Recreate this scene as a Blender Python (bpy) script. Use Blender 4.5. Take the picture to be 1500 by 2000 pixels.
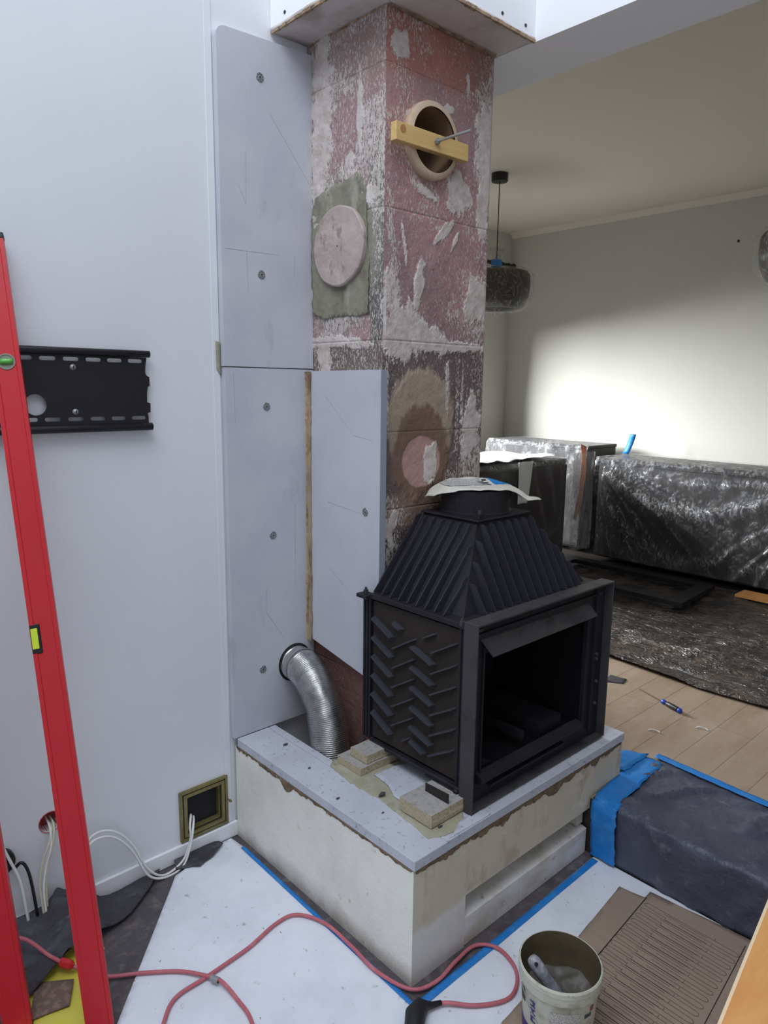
import bpy, bmesh, math, random
import numpy as np
from mathutils import Vector, Matrix, noise as mnoise
from mathutils.geometry import tessellate_polygon, delaunay_2d_cdt
for o in list(bpy.data.objects): bpy.data.objects.remove(o)
random.seed(7)
sc = bpy.context.scene
col = sc.collection
PI = math.pi

# ------------------------------------------------------------------ camera
cam = bpy.data.cameras.new('camera'); cam_o = bpy.data.objects.new('camera', cam); col.objects.link(cam_o)
CR = Vector((0.7370, -0.6757, 0.0125)).normalized(); CF = Vector((0.6667, 0.7246, -0.1741)).normalized()
CU = CR.cross(CF).normalized(); CR = CF.cross(CU).normalized()
m = Matrix(((CR.x, CU.x, -CF.x), (CR.y, CU.y, -CF.y), (CR.z, CU.z, -CF.z))).to_4x4()
m.translation = Vector((-1.1822, -1.1543, 1.5728))
cam_o.matrix_world = m
cam.sensor_fit = 'HORIZONTAL'; cam.sensor_width = 36.0; cam.lens = 36.0 * 1389.88 / 1500; cam.clip_start = 0.02
sc.camera = cam_o

# ------------------------------------------------------------------ world and light
w = bpy.data.worlds.new('world'); sc.world = w; w.use_nodes = True
bg = w.node_tree.nodes['Background']; bg.inputs[0].default_value = (0.80, 0.88, 1.0, 1); bg.inputs[1].default_value = 0.52
def area(name, loc, target, sx, sy, power, color, spread=180):
    l = bpy.data.lights.new(name, 'AREA'); l.shape = 'RECTANGLE'; l.size = sx; l.size_y = sy
    l.energy = power; l.color = color; l.spread = math.radians(spread)
    o = bpy.data.objects.new(name, l); col.objects.link(o); o.location = loc
    d = Vector(target) - Vector(loc); o.rotation_euler = d.to_track_quat('-Z', 'Y').to_euler(); return o
area('roof_window_light', (-1.6, -0.6, 4.6), (0.0, 0.4, 0.6), 2.4, 2.0, 92, (0.86, 0.91, 1.0))
area('garden_sky_light', (1.3, 5.6, 2.7), (4.6, 1.6, .9), 3.0, 2.2, 1450, (0.95, 0.985, 1.0))
vs = sc.view_settings
vs.view_transform = 'Standard'; vs.look = 'None'; vs.gamma = 1.0; vs.use_curve_mapping = False; vs.exposure = 0.0
sc.display_settings.display_device = 'sRGB'

# ------------------------------------------------------------------ colour and materials
def lin(c):
    out = []
    for v in c[:3]:
        v = v / 255.0
        out.append(v / 12.92 if v <= 0.04045 else ((v + 0.055) / 1.055) ** 2.4)
    return (out[0], out[1], out[2], 1.0)
def nm(name):
    m = bpy.data.materials.new(name); m.use_nodes = True
    nt = m.node_tree; b = nt.nodes['Principled BSDF']; return m, nt, b
def noise_node(nt, vec, scale, detail=4, rough=0.6, stretch=(1, 1, 1), dist=0.0):
    mp = nt.nodes.new('ShaderNodeMapping'); mp.inputs['Scale'].default_value = stretch
    nt.links.new(vec, mp.inputs[0])
    n = nt.nodes.new('ShaderNodeTexNoise'); n.inputs['Scale'].default_value = scale
    n.inputs['Detail'].default_value = detail; n.inputs['Roughness'].default_value = rough; n.inputs['Distortion'].default_value = dist
    nt.links.new(mp.outputs[0], n.inputs['Vector']); return n.outputs['Fac']
def mrange(nt, val, a, b, c=0.0, d=1.0):
    r = nt.nodes.new('ShaderNodeMapRange'); r.clamp = True
    nt.links.new(val, r.inputs[0])
    for i, v in zip((1, 2, 3, 4), (a, b, c, d)): r.inputs[i].default_value = v
    return r.outputs[0]
def mixc(nt, fac, a, b):
    x = nt.nodes.new('ShaderNodeMix'); x.data_type = 'RGBA'
    if isinstance(fac, (int, float)): x.inputs[0].default_value = fac
    else: nt.links.new(fac, x.inputs[0])
    for s, v in ((6, a), (7, b)):
        if isinstance(v, tuple): x.inputs[s].default_value = v
        else: nt.links.new(v, x.inputs[s])
    return x.outputs[2]
def math_node(nt, op, a, b=0.0, c=0.0):
    x = nt.nodes.new('ShaderNodeMath'); x.operation = op
    for i, v in enumerate((a, b, c)):
        if isinstance(v, (int, float)): x.inputs[i].default_value = v
        else: nt.links.new(v, x.inputs[i])
    return x.outputs[0]
def bump(nt, b, h, strength=0.3, dist=0.002):
    x = nt.nodes.new('ShaderNodeBump'); x.inputs['Strength'].default_value = strength; x.inputs['Distance'].default_value = dist
    nt.links.new(h, x.inputs['Height']); nt.links.new(x.outputs[0], b.inputs['Normal'])
def objc(nt):
    return nt.nodes.new('ShaderNodeTexCoord').outputs['Object']
def M(name, c, rough=0.6, metal=0.0, layers=(), bmp=None, spec=0.5, emit=None):
    """layers: (colour, scale, stretch, low, high, amount[, detail]); bmp: (scale, strength, distance[, stretch])"""
    m, nt, b = nm(name); vec = objc(nt); cur = lin(c)
    for L in layers:
        c2, s, st, lo, hi, am = L[:6]
        f = noise_node(nt, vec, s, L[6] if len(L) > 6 else 5, 0.6, st)
        f = mrange(nt, f, lo, hi, 0, am); cur = mixc(nt, f, cur, lin(c2))
    if isinstance(cur, tuple): b.inputs['Base Color'].default_value = cur
    else: nt.links.new(cur, b.inputs['Base Color'])
    b.inputs['Roughness'].default_value = rough; b.inputs['Metallic'].default_value = metal
    b.inputs['Specular IOR Level'].default_value = spec
    if bmp:
        bump(nt, b, noise_node(nt, vec, bmp[0], 6, 0.6, bmp[3] if len(bmp) > 3 else (1, 1, 1)), bmp[1], bmp[2])
    return m
one = (1, 1, 1)
MAT = {}
MAT['wall'] = M('white_wall_paint', (226, 228, 232), 0.7, layers=[((212, 215, 222), 1.2, one, .4, .7, .5), ((196, 196, 192), 60, one, .73, .78, .5)], bmp=(90, .08, .001))
MAT['wall_far'] = M('sage_grey_wall_paint', (206, 204, 195), 0.8, layers=[((198, 196, 188), .8, one, .4, .7, .5)], bmp=(120, .06, .001))
MAT['ceiling'] = M('ceiling_paint', (232, 222, 206), 0.85, bmp=(100, .05, .001))
MAT['beam'] = M('beam_paint', (242, 243, 246), 0.75, bmp=(100, .05, .001))
MAT['white_trim'] = M('white_trim', (236, 237, 240), 0.45)
MAT['floor_low'] = M('dark_mottled_lower_floor', (84, 78, 82), 0.8, layers=[((120, 112, 112), 28, one, .5, .65, .6), ((58, 52, 58), 9, one, .5, .7, .7)], bmp=(60, .3, .002))
MAT['plank'] = M('dusty_floor_plank', (162, 142, 122), 0.6, layers=[((142, 118, 96), 6, (.4, 2, 1), .42, .65, .6), ((178, 158, 140), 5, one, .5, .75, .55), ((190, 176, 160), 40, one, .66, .74, .5)], bmp=(40, .15, .001, (.3, 3, 1)))
MAT['board'] = M('grey_calcium_silicate_board', (199, 200, 207), 0.75, layers=[((178, 180, 196), 4, one, .4, .7, .6), ((150, 152, 156), 9, (1, 1, .4), .62, .72, .35), ((110, 112, 122), 45, (1, 1, .5), .74, .79, .5)], bmp=(200, .15, .0008))
MAT['board_top'] = M('grey_slab_board', (194, 197, 206), 0.8, layers=[((176, 178, 190), 7, one, .4, .65, .6), ((120, 122, 126), 60, one, .60, .68, .6), ((80, 80, 80), 110, one, .67, .71, .8)], bmp=(160, .3, .001))
MAT['pencil'] = M('faint_grey_scuff', (168, 170, 182), .8)
MAT['board_edge'] = M('board_cut_edge', (150, 152, 166), 0.85, bmp=(150, .3, .001))
MAT['cast'] = M('black_cast_iron', (42, 41, 47), 0.55, 0.2, layers=[((58, 56, 62), 18, one, .5, .7, .6), ((30, 29, 33), 5, one, .4, .6, .5)], bmp=(350, .2, .0006), spec=.32)
MAT['cast_panel'] = M('brown_black_iron_panel', (54, 48, 45), 0.7, 0.1, layers=[((56, 50, 46), 14, one, .45, .7, .6)], bmp=(300, .2, .0006), spec=.25)
MAT['cast_dusty'] = M('dusty_iron_frame', (74, 71, 74), 0.55, 0.25, layers=[((84, 80, 78), 22, one, .5, .72, .5), ((44, 42, 44), 8, one, .5, .65, .6)], bmp=(250, .15, .0006), spec=.3)
MAT['rib'] = M('bluish_iron_rib', (66, 67, 76), 0.6, 0.2, bmp=(300, .2, .0006), spec=.35)  # lit rib tops put into a lighter colour than the panel
MAT['fin'] = M('blue_black_iron_fin', (54, 54, 62), 0.5, 0.2, bmp=(300, .2, .0006), spec=.4)
MAT['soot'] = M('sooty_firebox', (22, 21, 25), 0.9, bmp=(60, .2, .001), spec=.2)  # near-black lining, darker than the cast iron
MAT['alu'] = M('aluminium_foil_duct', (206, 206, 204), 0.24, 0.95, layers=[((160, 160, 158), 30, one, .45, .7, .6)], bmp=(140, .5, .0012))
MAT['black'] = M('black_plastic', (22, 22, 24), 0.45)
MAT['bracket'] = M('black_powder_coated_steel', (30, 28, 34), 0.45, 0.2, layers=[((40, 38, 46), 3, one, .4, .7, .6)], bmp=(500, .1, .0004))
MAT['steel'] = M('zinc_steel', (150, 152, 154), 0.4, 0.35)
MAT['rod'] = M('threaded_steel_rod', (178, 182, 186), 0.35, 0.7, bmp=(900, .6, .001, (.1, 1, .1)))
MAT['red'] = M('worn_red_enamel', (196, 34, 44), 0.38, layers=[((170, 40, 46), 6, (1, 1, .3), .5, .7, .6), ((225, 150, 150), 55, (1, 1, .25), .70, .75, .75)], bmp=(200, .1, .0005))
MAT['red_side'] = M('worn_pale_red_edge', (205, 70, 72), 0.45, layers=[((230, 160, 158), 40, (1, 1, .2), .6, .7, .7)])
MAT['wood'] = M('pine_batten', (214, 180, 118), 0.6, layers=[((196, 156, 92), 12, (.5, 6, 6), .45, .7, .7)], bmp=(50, .2, .001, (.5, 6, 6)))
MAT['knot'] = M('pine_knot', (176, 122, 78), 0.6)
MAT['ply'] = M('orange_plywood', (226, 164, 98), 0.5, layers=[((206, 138, 76), 6, (.7, 4, 4), .45, .7, .7), ((120, 72, 44), 14, (1, 5, 5), .72, .77, .8)])
MAT['ply_edge'] = M('pale_plywood_edge', (240, 214, 176), 0.6)
MAT['clay'] = M('beige_clay_pipe', (206, 182, 156), 0.8, layers=[((186, 156, 126), 14, one, .45, .65, .6), ((226, 216, 204), 30, one, .58, .68, .6)], bmp=(120, .4, .002))
MAT['clay_in'] = M('brown_clay_bore', (140, 112, 86), 0.85, layers=[((110, 84, 64), 10, one, .45, .65, .6)], bmp=(60, .3, .002))
MAT['disc'] = M('pinkish_clay_plug', (176, 160, 154), 0.9, layers=[((196, 184, 178), 12, one, .45, .6, .7), ((140, 120, 110), 22, (1, 1, .7), .58, .66, .7)], bmp=(80, .6, .003))
MAT['foam'] = M('tan_adhesive', (172, 152, 124), 0.9, layers=[((110, 84, 62), 18, (1, 1, .5), .45, .62, .9)], bmp=(90, .6, .003))
MAT['firebrick'] = M('vermiculite_brick', (184, 172, 146), 0.9, layers=[((150, 136, 104), 160, one, .5, .62, .8), ((206, 196, 170), 90, one, .6, .7, .6)], bmp=(260, .8, .002))
MAT['firebrick_top'] = M('grey_topped_brick', (165, 162, 158), 0.9, layers=[((140, 136, 126), 60, one, .5, .65, .7)], bmp=(200, .5, .002))
MAT['mortar'] = M('olive_mortar_bed', (160, 156, 134), 0.85, layers=[((176, 172, 156), 12, one, .45, .6, .7), ((128, 122, 98), 20, one, .58, .7, .6)], bmp=(90, .6, .004))
MAT['felt'] = M('white_protective_fleece', (226, 231, 240), 0.85, layers=[((208, 212, 222), 5, one, .45, .65, .6), ((150, 146, 142), 30, one, .655, .71, .7), ((64, 62, 62), 55, one, .715, .735, .9), ((178, 176, 172), 14, (1, 2.2, 1), .66, .74, .6)], bmp=(60, .3, .002))
MAT['card'] = M('brown_cardboard', (152, 134, 120), 0.8, layers=[((164, 146, 130), 5, one, .45, .65, .6), ((136, 122, 110), 30, (2, .3, 1), .5, .7, .4)], bmp=(120, .15, .0006))
MAT['ink'] = M('dark_print_ink', (84, 70, 64), 0.8)
MAT['ink_black'] = M('black_marker_line', (38, 30, 30), 0.8)
MAT['tape'] = M('blue_masking_tape', (28, 122, 200), 0.5, layers=[((70, 150, 214), 12, one, .5, .7, .6)], bmp=(40, .6, .004))
MAT['film_dark'] = M('dark_grey_plastic_sheeting', (78, 80, 96), 0.42, layers=[((104, 106, 118), 7, one, .5, .7, .6), ((60, 62, 76), 3, one, .45, .7, .6), ((170, 170, 175), 60, one, .72, .76, .7), ((120, 122, 132), 16, (2, 1, 1), .6, .72, .6)], bmp=(11, .8, .02))
MAT['fabric'] = M('dark_crumpled_fabric', (78, 80, 88), 0.75, layers=[((56, 52, 58), 5, (1, 1.6, 1), .42, .56, .85), ((124, 128, 140), 11, (1, 2, 1), .58, .72, .6)], bmp=(12, .9, .02, (1, 2.4, 1)))  # darker layers put the shade of the creases into the colour
MAT['rug'] = M('brown_dotted_rug', (104, 86, 78), 0.95, layers=[((132, 112, 98), 60, one, .5, .6, .7)], bmp=(200, .4, .002))
MAT['yellow'] = M('yellow_plastic_bag', (206, 194, 66), 0.45, layers=[((190, 184, 92), 6, one, .5, .7, .7)], bmp=(20, .3, .003))
MAT['cable'] = M('white_cable_sheath', (226, 226, 224), 0.45)
MAT['cable_cream'] = M('cream_cable_sheath', (206, 200, 178), 0.5)
MAT['hose'] = M('dusty_pink_cord_sheath', (186, 100, 110), 0.5, layers=[((206, 132, 138), 25, one, .5, .7, .6)])
MAT['hose_red'] = M('red_plastic', (190, 24, 36), 0.4)
MAT['brass'] = M('aged_brass_frame', (136, 126, 84), 0.42, 0.45, layers=[((104, 92, 56), 20, one, .5, .7, .6)])
MAT['void'] = M('dark_vent_void', (24, 22, 26), 0.8)
MAT['duct_red'] = M('dark_red_conduit', (176, 66, 70), 0.7)
MAT['bucket'] = M('dirty_white_bucket', (200, 200, 184), 0.5, layers=[((160, 156, 136), 14, one, .5, .62, .8), ((130, 124, 104), 40, one, .62, .72, .7)], bmp=(50, .3, .002))
MAT['bucket_in'] = M('mortar_smeared_bucket_inside', (86, 76, 56), 0.7, layers=[((64, 56, 42), 9, one, .45, .65, .8), ((140, 132, 112), 45, (1, 1, .4), .68, .75, .7)], bmp=(40, .4, .003))  # much darker brown than the outside of the bucket, with paler streaks
MAT['wet'] = M('wet_grey_mortar', (88, 84, 76), 0.5, layers=[((90, 86, 76), 8, one, .45, .65, .6)], bmp=(30, .4, .004))
MAT['purple'] = M('purple_label_print', (72, 48, 128), 0.5)
MAT['label_grey'] = M('grey_small_print', (150, 148, 150), 0.6, layers=[((214, 212, 200), 420, (1, 1, 1.6), .48, .52, 1.0)])
MAT['label_red'] = M('red_label_emblem', (150, 70, 84), 0.5)
MAT['label_dark'] = M('dark_label_emblem', (58, 62, 86), 0.5)
MAT['handle'] = M('mortar_caked_handle', (140, 142, 150), 0.8, layers=[((176, 178, 184), 50, one, .5, .62, .8), ((90, 92, 104), 20, one, .58, .7, .7)], bmp=(120, .7, .003))
MAT['paper'] = M('white_paper_sack', (214, 212, 200), 0.7, layers=[((190, 186, 172), 16, one, .5, .7, .6)], bmp=(40, .4, .003))
MAT['blue_print'] = M('blue_sack_print', (20, 128, 208), 0.6)
MAT['navy_print'] = M('navy_sack_print', (40, 46, 74), 0.6)
MAT['grey_print'] = M('grey_sack_print', (150, 154, 158), 0.6, layers=[((210, 210, 202), 300, one, .45, .55, 1.0)])
MAT['dark_furn'] = M('dark_furniture', (26, 25, 29), 0.55, layers=[((46, 41, 40), 4, one, .4, .7, .6)])
MAT['brown_furn'] = M('dark_brown_furniture', (52, 44, 40), 0.55)
MAT['shade'] = M('black_lamp_shade', (34, 28, 28), 0.6)
MAT['orange'] = M('orange_cloth', (196, 128, 100), 0.8)
MAT['blue_handle'] = M('blue_screwdriver_grip', (30, 62, 170), 0.4)
MAT['shaft'] = M('dull_brown_steel', (120, 98, 80), 0.5, 0.5)
MAT['green'] = M('green_vial_fluid', (90, 170, 70), 0.2)
MAT['vial_yellow'] = M('yellow_vial', (206, 226, 60), 0.2)
MAT['vial_ring'] = M('grey_vial_ring', (130, 134, 120), 0.4)
MAT['crumb'] = M('dark_mortar_crumb', (70, 70, 74), 0.9)
MAT['gyp'] = M('raw_plasterboard', (206, 198, 194), 0.85, layers=[((150, 138, 126), 5, one, .5, .68, .7), ((206, 202, 198), 9, one, .55, .7, .6)], bmp=(60, .3, .002))
MAT['gyp_edge'] = M('torn_plasterboard_edge', (166, 142, 116), 0.9, layers=[((110, 88, 68), 30, one, .5, .62, .8)], bmp=(80, .6, .003))
MAT['cement'] = M('grey_green_cement_patch', (140, 136, 120), 0.85, layers=[((112, 108, 94), 9, (1, 1, .6), .45, .6, .9), ((170, 166, 152), 14, (1, 1, .5), .56, .68, .7), ((74, 68, 58), 24, one, .68, .74, .7)], bmp=(45, .7, .005))
MAT['gasket'] = M('black_rubber_ring', (26, 26, 30), 0.6)
MAT['shard'] = M('thin_steel_shim', (58, 52, 50), 0.4, 0.5)
MAT['duct_tape_dark'] = M('dark_scrap', (66, 62, 66), 0.7)
def film_clear(name, tint, alpha, scale=9, rough=0.2, dist=.02, white=.3, attr=True):
    """thin film: mostly clear, milkier where it is folded (attribute milk) and along fine creases"""
    m, nt, b = nm(name); vec = objc(nt)
    n1 = noise_node(nt, vec, scale, 5, .62, (1, 1, .6), 1.0); n2 = noise_node(nt, vec, scale * 2.2, 3, .6, (1, 1, .35), 1.5)
    cre = math_node(nt, 'ABSOLUTE', math_node(nt, 'SUBTRACT', n2, .5)); cre = mrange(nt, cre, .0, .022, 1, 0)
    b.inputs['Base Color'].default_value = lin(tint); b.inputs['Roughness'].default_value = rough
    b.inputs['Specular IOR Level'].default_value = 1.0
    bump(nt, b, math_node(nt, 'ADD', n1, math_node(nt, 'MULTIPLY', cre, .12)), .8, dist)
    t = nt.nodes.new('ShaderNodeBsdfTransparent'); mx = nt.nodes.new('ShaderNodeMixShader')
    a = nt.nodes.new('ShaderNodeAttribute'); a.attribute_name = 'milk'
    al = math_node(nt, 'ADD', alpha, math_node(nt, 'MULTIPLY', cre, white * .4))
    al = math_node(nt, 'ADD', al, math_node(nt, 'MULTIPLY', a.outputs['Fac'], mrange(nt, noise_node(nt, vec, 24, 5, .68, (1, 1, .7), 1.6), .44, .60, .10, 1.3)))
    lw = nt.nodes.new('ShaderNodeLayerWeight'); lw.inputs[0].default_value = .25
    al = math_node(nt, 'ADD', al, math_node(nt, 'MULTIPLY', lw.outputs['Facing'], .10)); al = math_node(nt, 'MINIMUM', al, .96)
    nt.links.new(al, mx.inputs[0]); nt.links.new(t.outputs[0], mx.inputs[1]); nt.links.new(b.outputs[0], mx.inputs[2])
    nt.links.new(mx.outputs[0], nt.nodes['Material Output'].inputs[0]); return m
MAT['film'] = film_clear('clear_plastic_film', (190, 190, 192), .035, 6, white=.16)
MAT['film_bag'] = film_clear('clear_lamp_bag', (206, 202, 190), .07, 6, white=1.0)
MAT['film_milky'] = film_clear('milky_plastic_film', (205, 202, 200), .38, 9)
fm_, nt, b = nm('brown_tinted_floor_film'); vec = objc(nt)
n1 = noise_node(nt, vec, 3.2, 5, .6, (2.2, .8, 1), 1.6); n2 = noise_node(nt, vec, 7, 4, .6, (2.0, .8, 1), 1.2)
c1 = mrange(nt, math_node(nt, 'ABSOLUTE', math_node(nt, 'SUBTRACT', n1, .5)), 0, .05, 1, 0); c2 = mrange(nt, math_node(nt, 'ABSOLUTE', math_node(nt, 'SUBTRACT', n2, .5)), 0, .03, 1, 0)
cc_ = mixc(nt, mrange(nt, noise_node(nt, vec, 4, 4, .6, (1, 2.5, 1)), .4, .65), lin((50, 44, 40)), lin((96, 82, 70)))
cc_ = mixc(nt, math_node(nt, 'MULTIPLY', c2, .22), cc_, lin((150, 146, 142)))  # glare on the creases mixed into the base colour
nt.links.new(cc_, b.inputs['Base Color']); b.inputs['Roughness'].default_value = .24; b.inputs['Specular IOR Level'].default_value = .9
bump(nt, b, math_node(nt, 'ADD', math_node(nt, 'ADD', n1, math_node(nt, 'MULTIPLY', c1, .25)), math_node(nt, 'MULTIPLY', c2, .12)), 1.0, .06)
MAT['film_floor'] = fm_

# plaster of the plinth: cream paint flaked away below the slab and darker near the floor
def plinth_mat(name, base, chip, chip_amp, low_tint):
    m, nt, b = nm(name); vec = objc(nt)
    sep = nt.nodes.new('ShaderNodeSeparateXYZ'); nt.links.new(vec, sep.inputs[0])
    cur = mixc(nt, mrange(nt, noise_node(nt, vec, 5, 5), .4, .7, 0, .6), lin(base), lin([v * .9 for v in base]))
    cur = mixc(nt, mrange(nt, noise_node(nt, vec, 26, 5, .7), .64, .72, 0, .6), cur, lin((168, 156, 136)))
    edge = math_node(nt, 'ADD', sep.outputs[2], mrange(nt, noise_node(nt, vec, 9, 6, .7, (1, 1, .6)), .3, .8, -chip_amp, chip_amp))
    f = mrange(nt, edge, .334, .340, 0, .9)
    cur = mixc(nt, f, cur, lin(chip))
    low = math_node(nt, 'ADD', sep.outputs[2], mrange(nt, noise_node(nt, vec, 7, 5, .6), .3, .7, -.03, .03))
    cur = mixc(nt, mrange(nt, low, .0, .07, low_tint, 0), cur, lin((120, 112, 96)))
    if name.startswith('worn'):
        cur = mixc(nt, mrange(nt, noise_node(nt, vec, 5, 5, .65, (1.6, 1, .7)), .54, .62, 0, .55), cur, lin((168, 148, 122)))
        cur = mixc(nt, mrange(nt, noise_node(nt, vec, 9, 5, .7, (.8, 1, 2)), .60, .66, 0, .7), cur, lin((222, 216, 202)))
        lowz = math_node(nt, 'ADD', sep.outputs[2], mrange(nt, noise_node(nt, vec, 6, 4), .3, .7, -.02, .02))
        cur = mixc(nt, mrange(nt, lowz, .15, .17, .7, 0), cur, lin((220, 219, 218)))
    nt.links.new(cur, b.inputs['Base Color']); b.inputs['Roughness'].default_value = .8
    h = math_node(nt, 'SUBTRACT', noise_node(nt, vec, 60, 5), f)
    bump(nt, b, h, .5, .003); return m
MAT['plinth_left'] = plinth_mat('cream_plinth_plaster', (240, 238, 228), (120, 98, 72), .035, .5)
MAT['plinth_right'] = plinth_mat('worn_plinth_plaster', (206, 197, 178), (150, 132, 108), .05, .45)  # worn blotches, plus this side's shade put into a darker base
MAT['brown_coat'] = M('bare_brown_base_coat', (128, 108, 84), .9, layers=[((96, 78, 58), 30, one, .45, .62, .8), ((160, 146, 124), 50, one, .58, .7, .7)], bmp=(80, .8, .004))
MAT['plinth_low'] = M('white_aerated_block', (218, 216, 214), 0.85, layers=[((190, 182, 168), 6, (1, 1, 2), .42, .62, .8), ((140, 124, 102), 22, (1, 1, 1.6), .62, .70, .8)], bmp=(50, .5, .004))

# ------------------------------------------------------------------ object helpers
def setp(o, label=None, cat=None, group=None, kind=None):
    if label: o['label'] = label
    if cat: o['category'] = cat
    if group: o['group'] = group
    if kind: o['kind'] = kind
    return o
def adopt(o, parent):
    if parent is not None:
        o.parent = parent
        o.matrix_parent_inverse = Matrix.Translation(parent.location).inverted() if parent.type == 'EMPTY' else Matrix.Identity(4)
    return o
def root(name, loc, label, cat, group=None):
    o = bpy.data.objects.new(name, None); col.objects.link(o); o.location = loc; o.empty_display_size = .05
    return setp(o, label, cat, group)
def mk(name, verts, faces, mat, parent=None, smooth=False, bevel=0.0, solid=0.0, mats=None, fm=None):
    me = bpy.data.meshes.new(name); me.from_pydata([tuple(v) for v in verts], [], faces); me.update()
    bm = bmesh.new(); bm.from_mesh(me); bmesh.ops.recalc_face_normals(bm, faces=bm.faces)
    if bevel: bmesh.ops.bevel(bm, geom=bm.edges[:], offset=bevel, segments=1, affect='EDGES', clamp_overlap=True)
    bm.to_mesh(me); bm.free()
    for mm in (mats or [mat]): me.materials.append(MAT[mm] if isinstance(mm, str) else mm)
    if fm and not bevel:
        for i, k in enumerate(fm): me.polygons[i].material_index = k
    if smooth: me.polygons.foreach_set('use_smooth', [True] * len(me.polygons))
    o = bpy.data.objects.new(name, me); col.objects.link(o)
    if solid:
        s = o.modifiers.new('thickness', 'SOLIDIFY'); s.thickness = solid; s.offset = 0
    return adopt(o, parent)
def boxvf(x0, x1, y0, y1, z0, z1):
    v = [(x0, y0, z0), (x1, y0, z0), (x1, y1, z0), (x0, y1, z0), (x0, y0, z1), (x1, y0, z1), (x1, y1, z1), (x0, y1, z1)]
    return v, [(0, 3, 2, 1), (4, 5, 6, 7), (0, 1, 5, 4), (1, 2, 6, 5), (2, 3, 7, 6), (3, 0, 4, 7)]
def box(name, x0, x1, y0, y1, z0, z1, mat, parent=None, bevel=0.0):
    v, f = boxvf(x0, x1, y0, y1, z0, z1); return mk(name, v, f, mat, parent, bevel=bevel)
class MB:
    def __init__(s): s.v = []; s.f = []
    def add(s, v, f):
        n = len(s.v); s.v += [tuple(q) for q in v]; s.f += [tuple(i + n for i in t) for t in f]; return s
    def box(s, *a): return s.add(*boxvf(*a))
    def build(s, name, mat, parent=None, **k): return mk(name, s.v, s.f, mat, parent, **k)
def catmull(pts, n=8, closed=False):
    P = [Vector(p) for p in pts]; out = []
    for i in range(len(P) - 1):
        a = P[max(i - 1, 0)]; b = P[i]; c = P[i + 1]; d = P[min(i + 2, len(P) - 1)]
        for k in range(n):
            t = k / n
            out.append(.5 * ((2 * b) + (c - a) * t + (2 * a - 5 * b + 4 * c - d) * t * t + (3 * b - a - 3 * c + d) * t ** 3))
    out.append(P[-1]); return out
def tubevf(pts, r, seg=10, cap=True):
    P = [Vector(p) for p in pts]; v = []; f = []; N = len(P)
    t0 = (P[1] - P[0]).normalized(); ref = Vector((0, 0, 1)) if abs(t0.z) < .9 else Vector((1, 0, 0))
    nrm = t0.cross(ref).normalized()
    for i, p in enumerate(P):
        t = (P[min(i + 1, N - 1)] - P[max(i - 1, 0)]).normalized()
        nrm = (nrm - t * nrm.dot(t)).normalized(); bn = t.cross(nrm)
        rr = r[i] if hasattr(r, '__len__') else r
        for k in range(seg):
            a = 2 * PI * k / seg; v.append(p + (nrm * math.cos(a) + bn * math.sin(a)) * rr)
    for i in range(N - 1):
        for k in range(seg):
            k2 = (k + 1) % seg; f.append((i * seg + k, i * seg + k2, (i + 1) * seg + k2, (i + 1) * seg + k))
    if cap: f.append(tuple(range(seg))[::-1]); f.append(tuple((N - 1) * seg + k for k in range(seg)))
    return v, f
def tube(name, pts, r, mat, parent=None, seg=10, n=8, spline=True, cap=True, smooth=True):
    P = catmull(pts, n) if spline else pts
    v, f = tubevf(P, r, seg, cap); return mk(name, v, f, mat, parent, smooth=smooth)
def lathevf(prof, c, seg=32, axis='z', close=False):
    """prof: list of (radius, along)"""
    v = []; f = []; n = len(prof)
    for i in range(seg):
        a = 2 * PI * i / seg; ca, sa = math.cos(a), math.sin(a)
        for r, h in prof:
            if axis == 'z': v.append((c[0] + r * ca, c[1] + r * sa, c[2] + h))
            elif axis == 'y': v.append((c[0] + r * ca, c[1] + h, c[2] + r * sa))
            else: v.append((c[0] + h, c[1] + r * ca, c[2] + r * sa))
    for i in range(seg):
        j = (i + 1) % seg
        for k in range(n - 1 if not close else n):
            k2 = (k + 1) % n; f.append((i * n + k, j * n + k, j * n + k2, i * n + k2))
    return v, f
def lathe(name, prof, c, mat, parent=None, seg=32, axis='z', close=False, smooth=False):
    v, f = lathevf(prof, c, seg, axis, close); return mk(name, v, f, mat, parent, smooth=smooth)
def platevf(outer, holes, a0, a1, axis):
    """outline and holes in a plane, extruded from a0 to a1 along axis"""
    loops = [outer] + list(holes)
    tris = tessellate_polygon([[Vector((p[0], p[1], 0)) for p in L] for L in loops])
    flat = [p for L in loops for p in L]; n = len(flat)
    def P(p, h):
        if axis == 'y': return (p[0], h, p[1])
        if axis == 'x': return (h, p[0], p[1])
        return (p[0], p[1], h)
    v = [P(p, a0) for p in flat] + [P(p, a1) for p in flat]
    f = [tuple(t) for t in tris] + [tuple(i + n for i in reversed(t)) for t in tris]
    k = 0
    for L in loops:
        m = len(L)
        for i in range(m):
            a = k + i; b = k + (i + 1) % m; f.append((a, b, b + n, a + n))
        k += m
    return v, f
def plate(name, outer, holes, a0, a1, axis, mat, parent=None, **k):
    v, f = platevf(outer, holes, a0, a1, axis); return mk(name, v, f, mat, parent, **k)
def circ(cx, cy, r, n=28, ry=None):
    return [(cx + r * math.cos(2 * PI * i / n), cy + (ry or r) * math.sin(2 * PI * i / n)) for i in range(n)]
def slot(cx, cy, w, h, n=6):
    r = h / 2; L = []
    for s, a0 in ((1, -PI / 2), (-1, PI / 2)):
        for i in range(n + 1):
            a = a0 + PI * i / n; L.append((cx + s * (w / 2 - r) + r * math.cos(a), cy + r * math.sin(a)))
    return L
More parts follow.
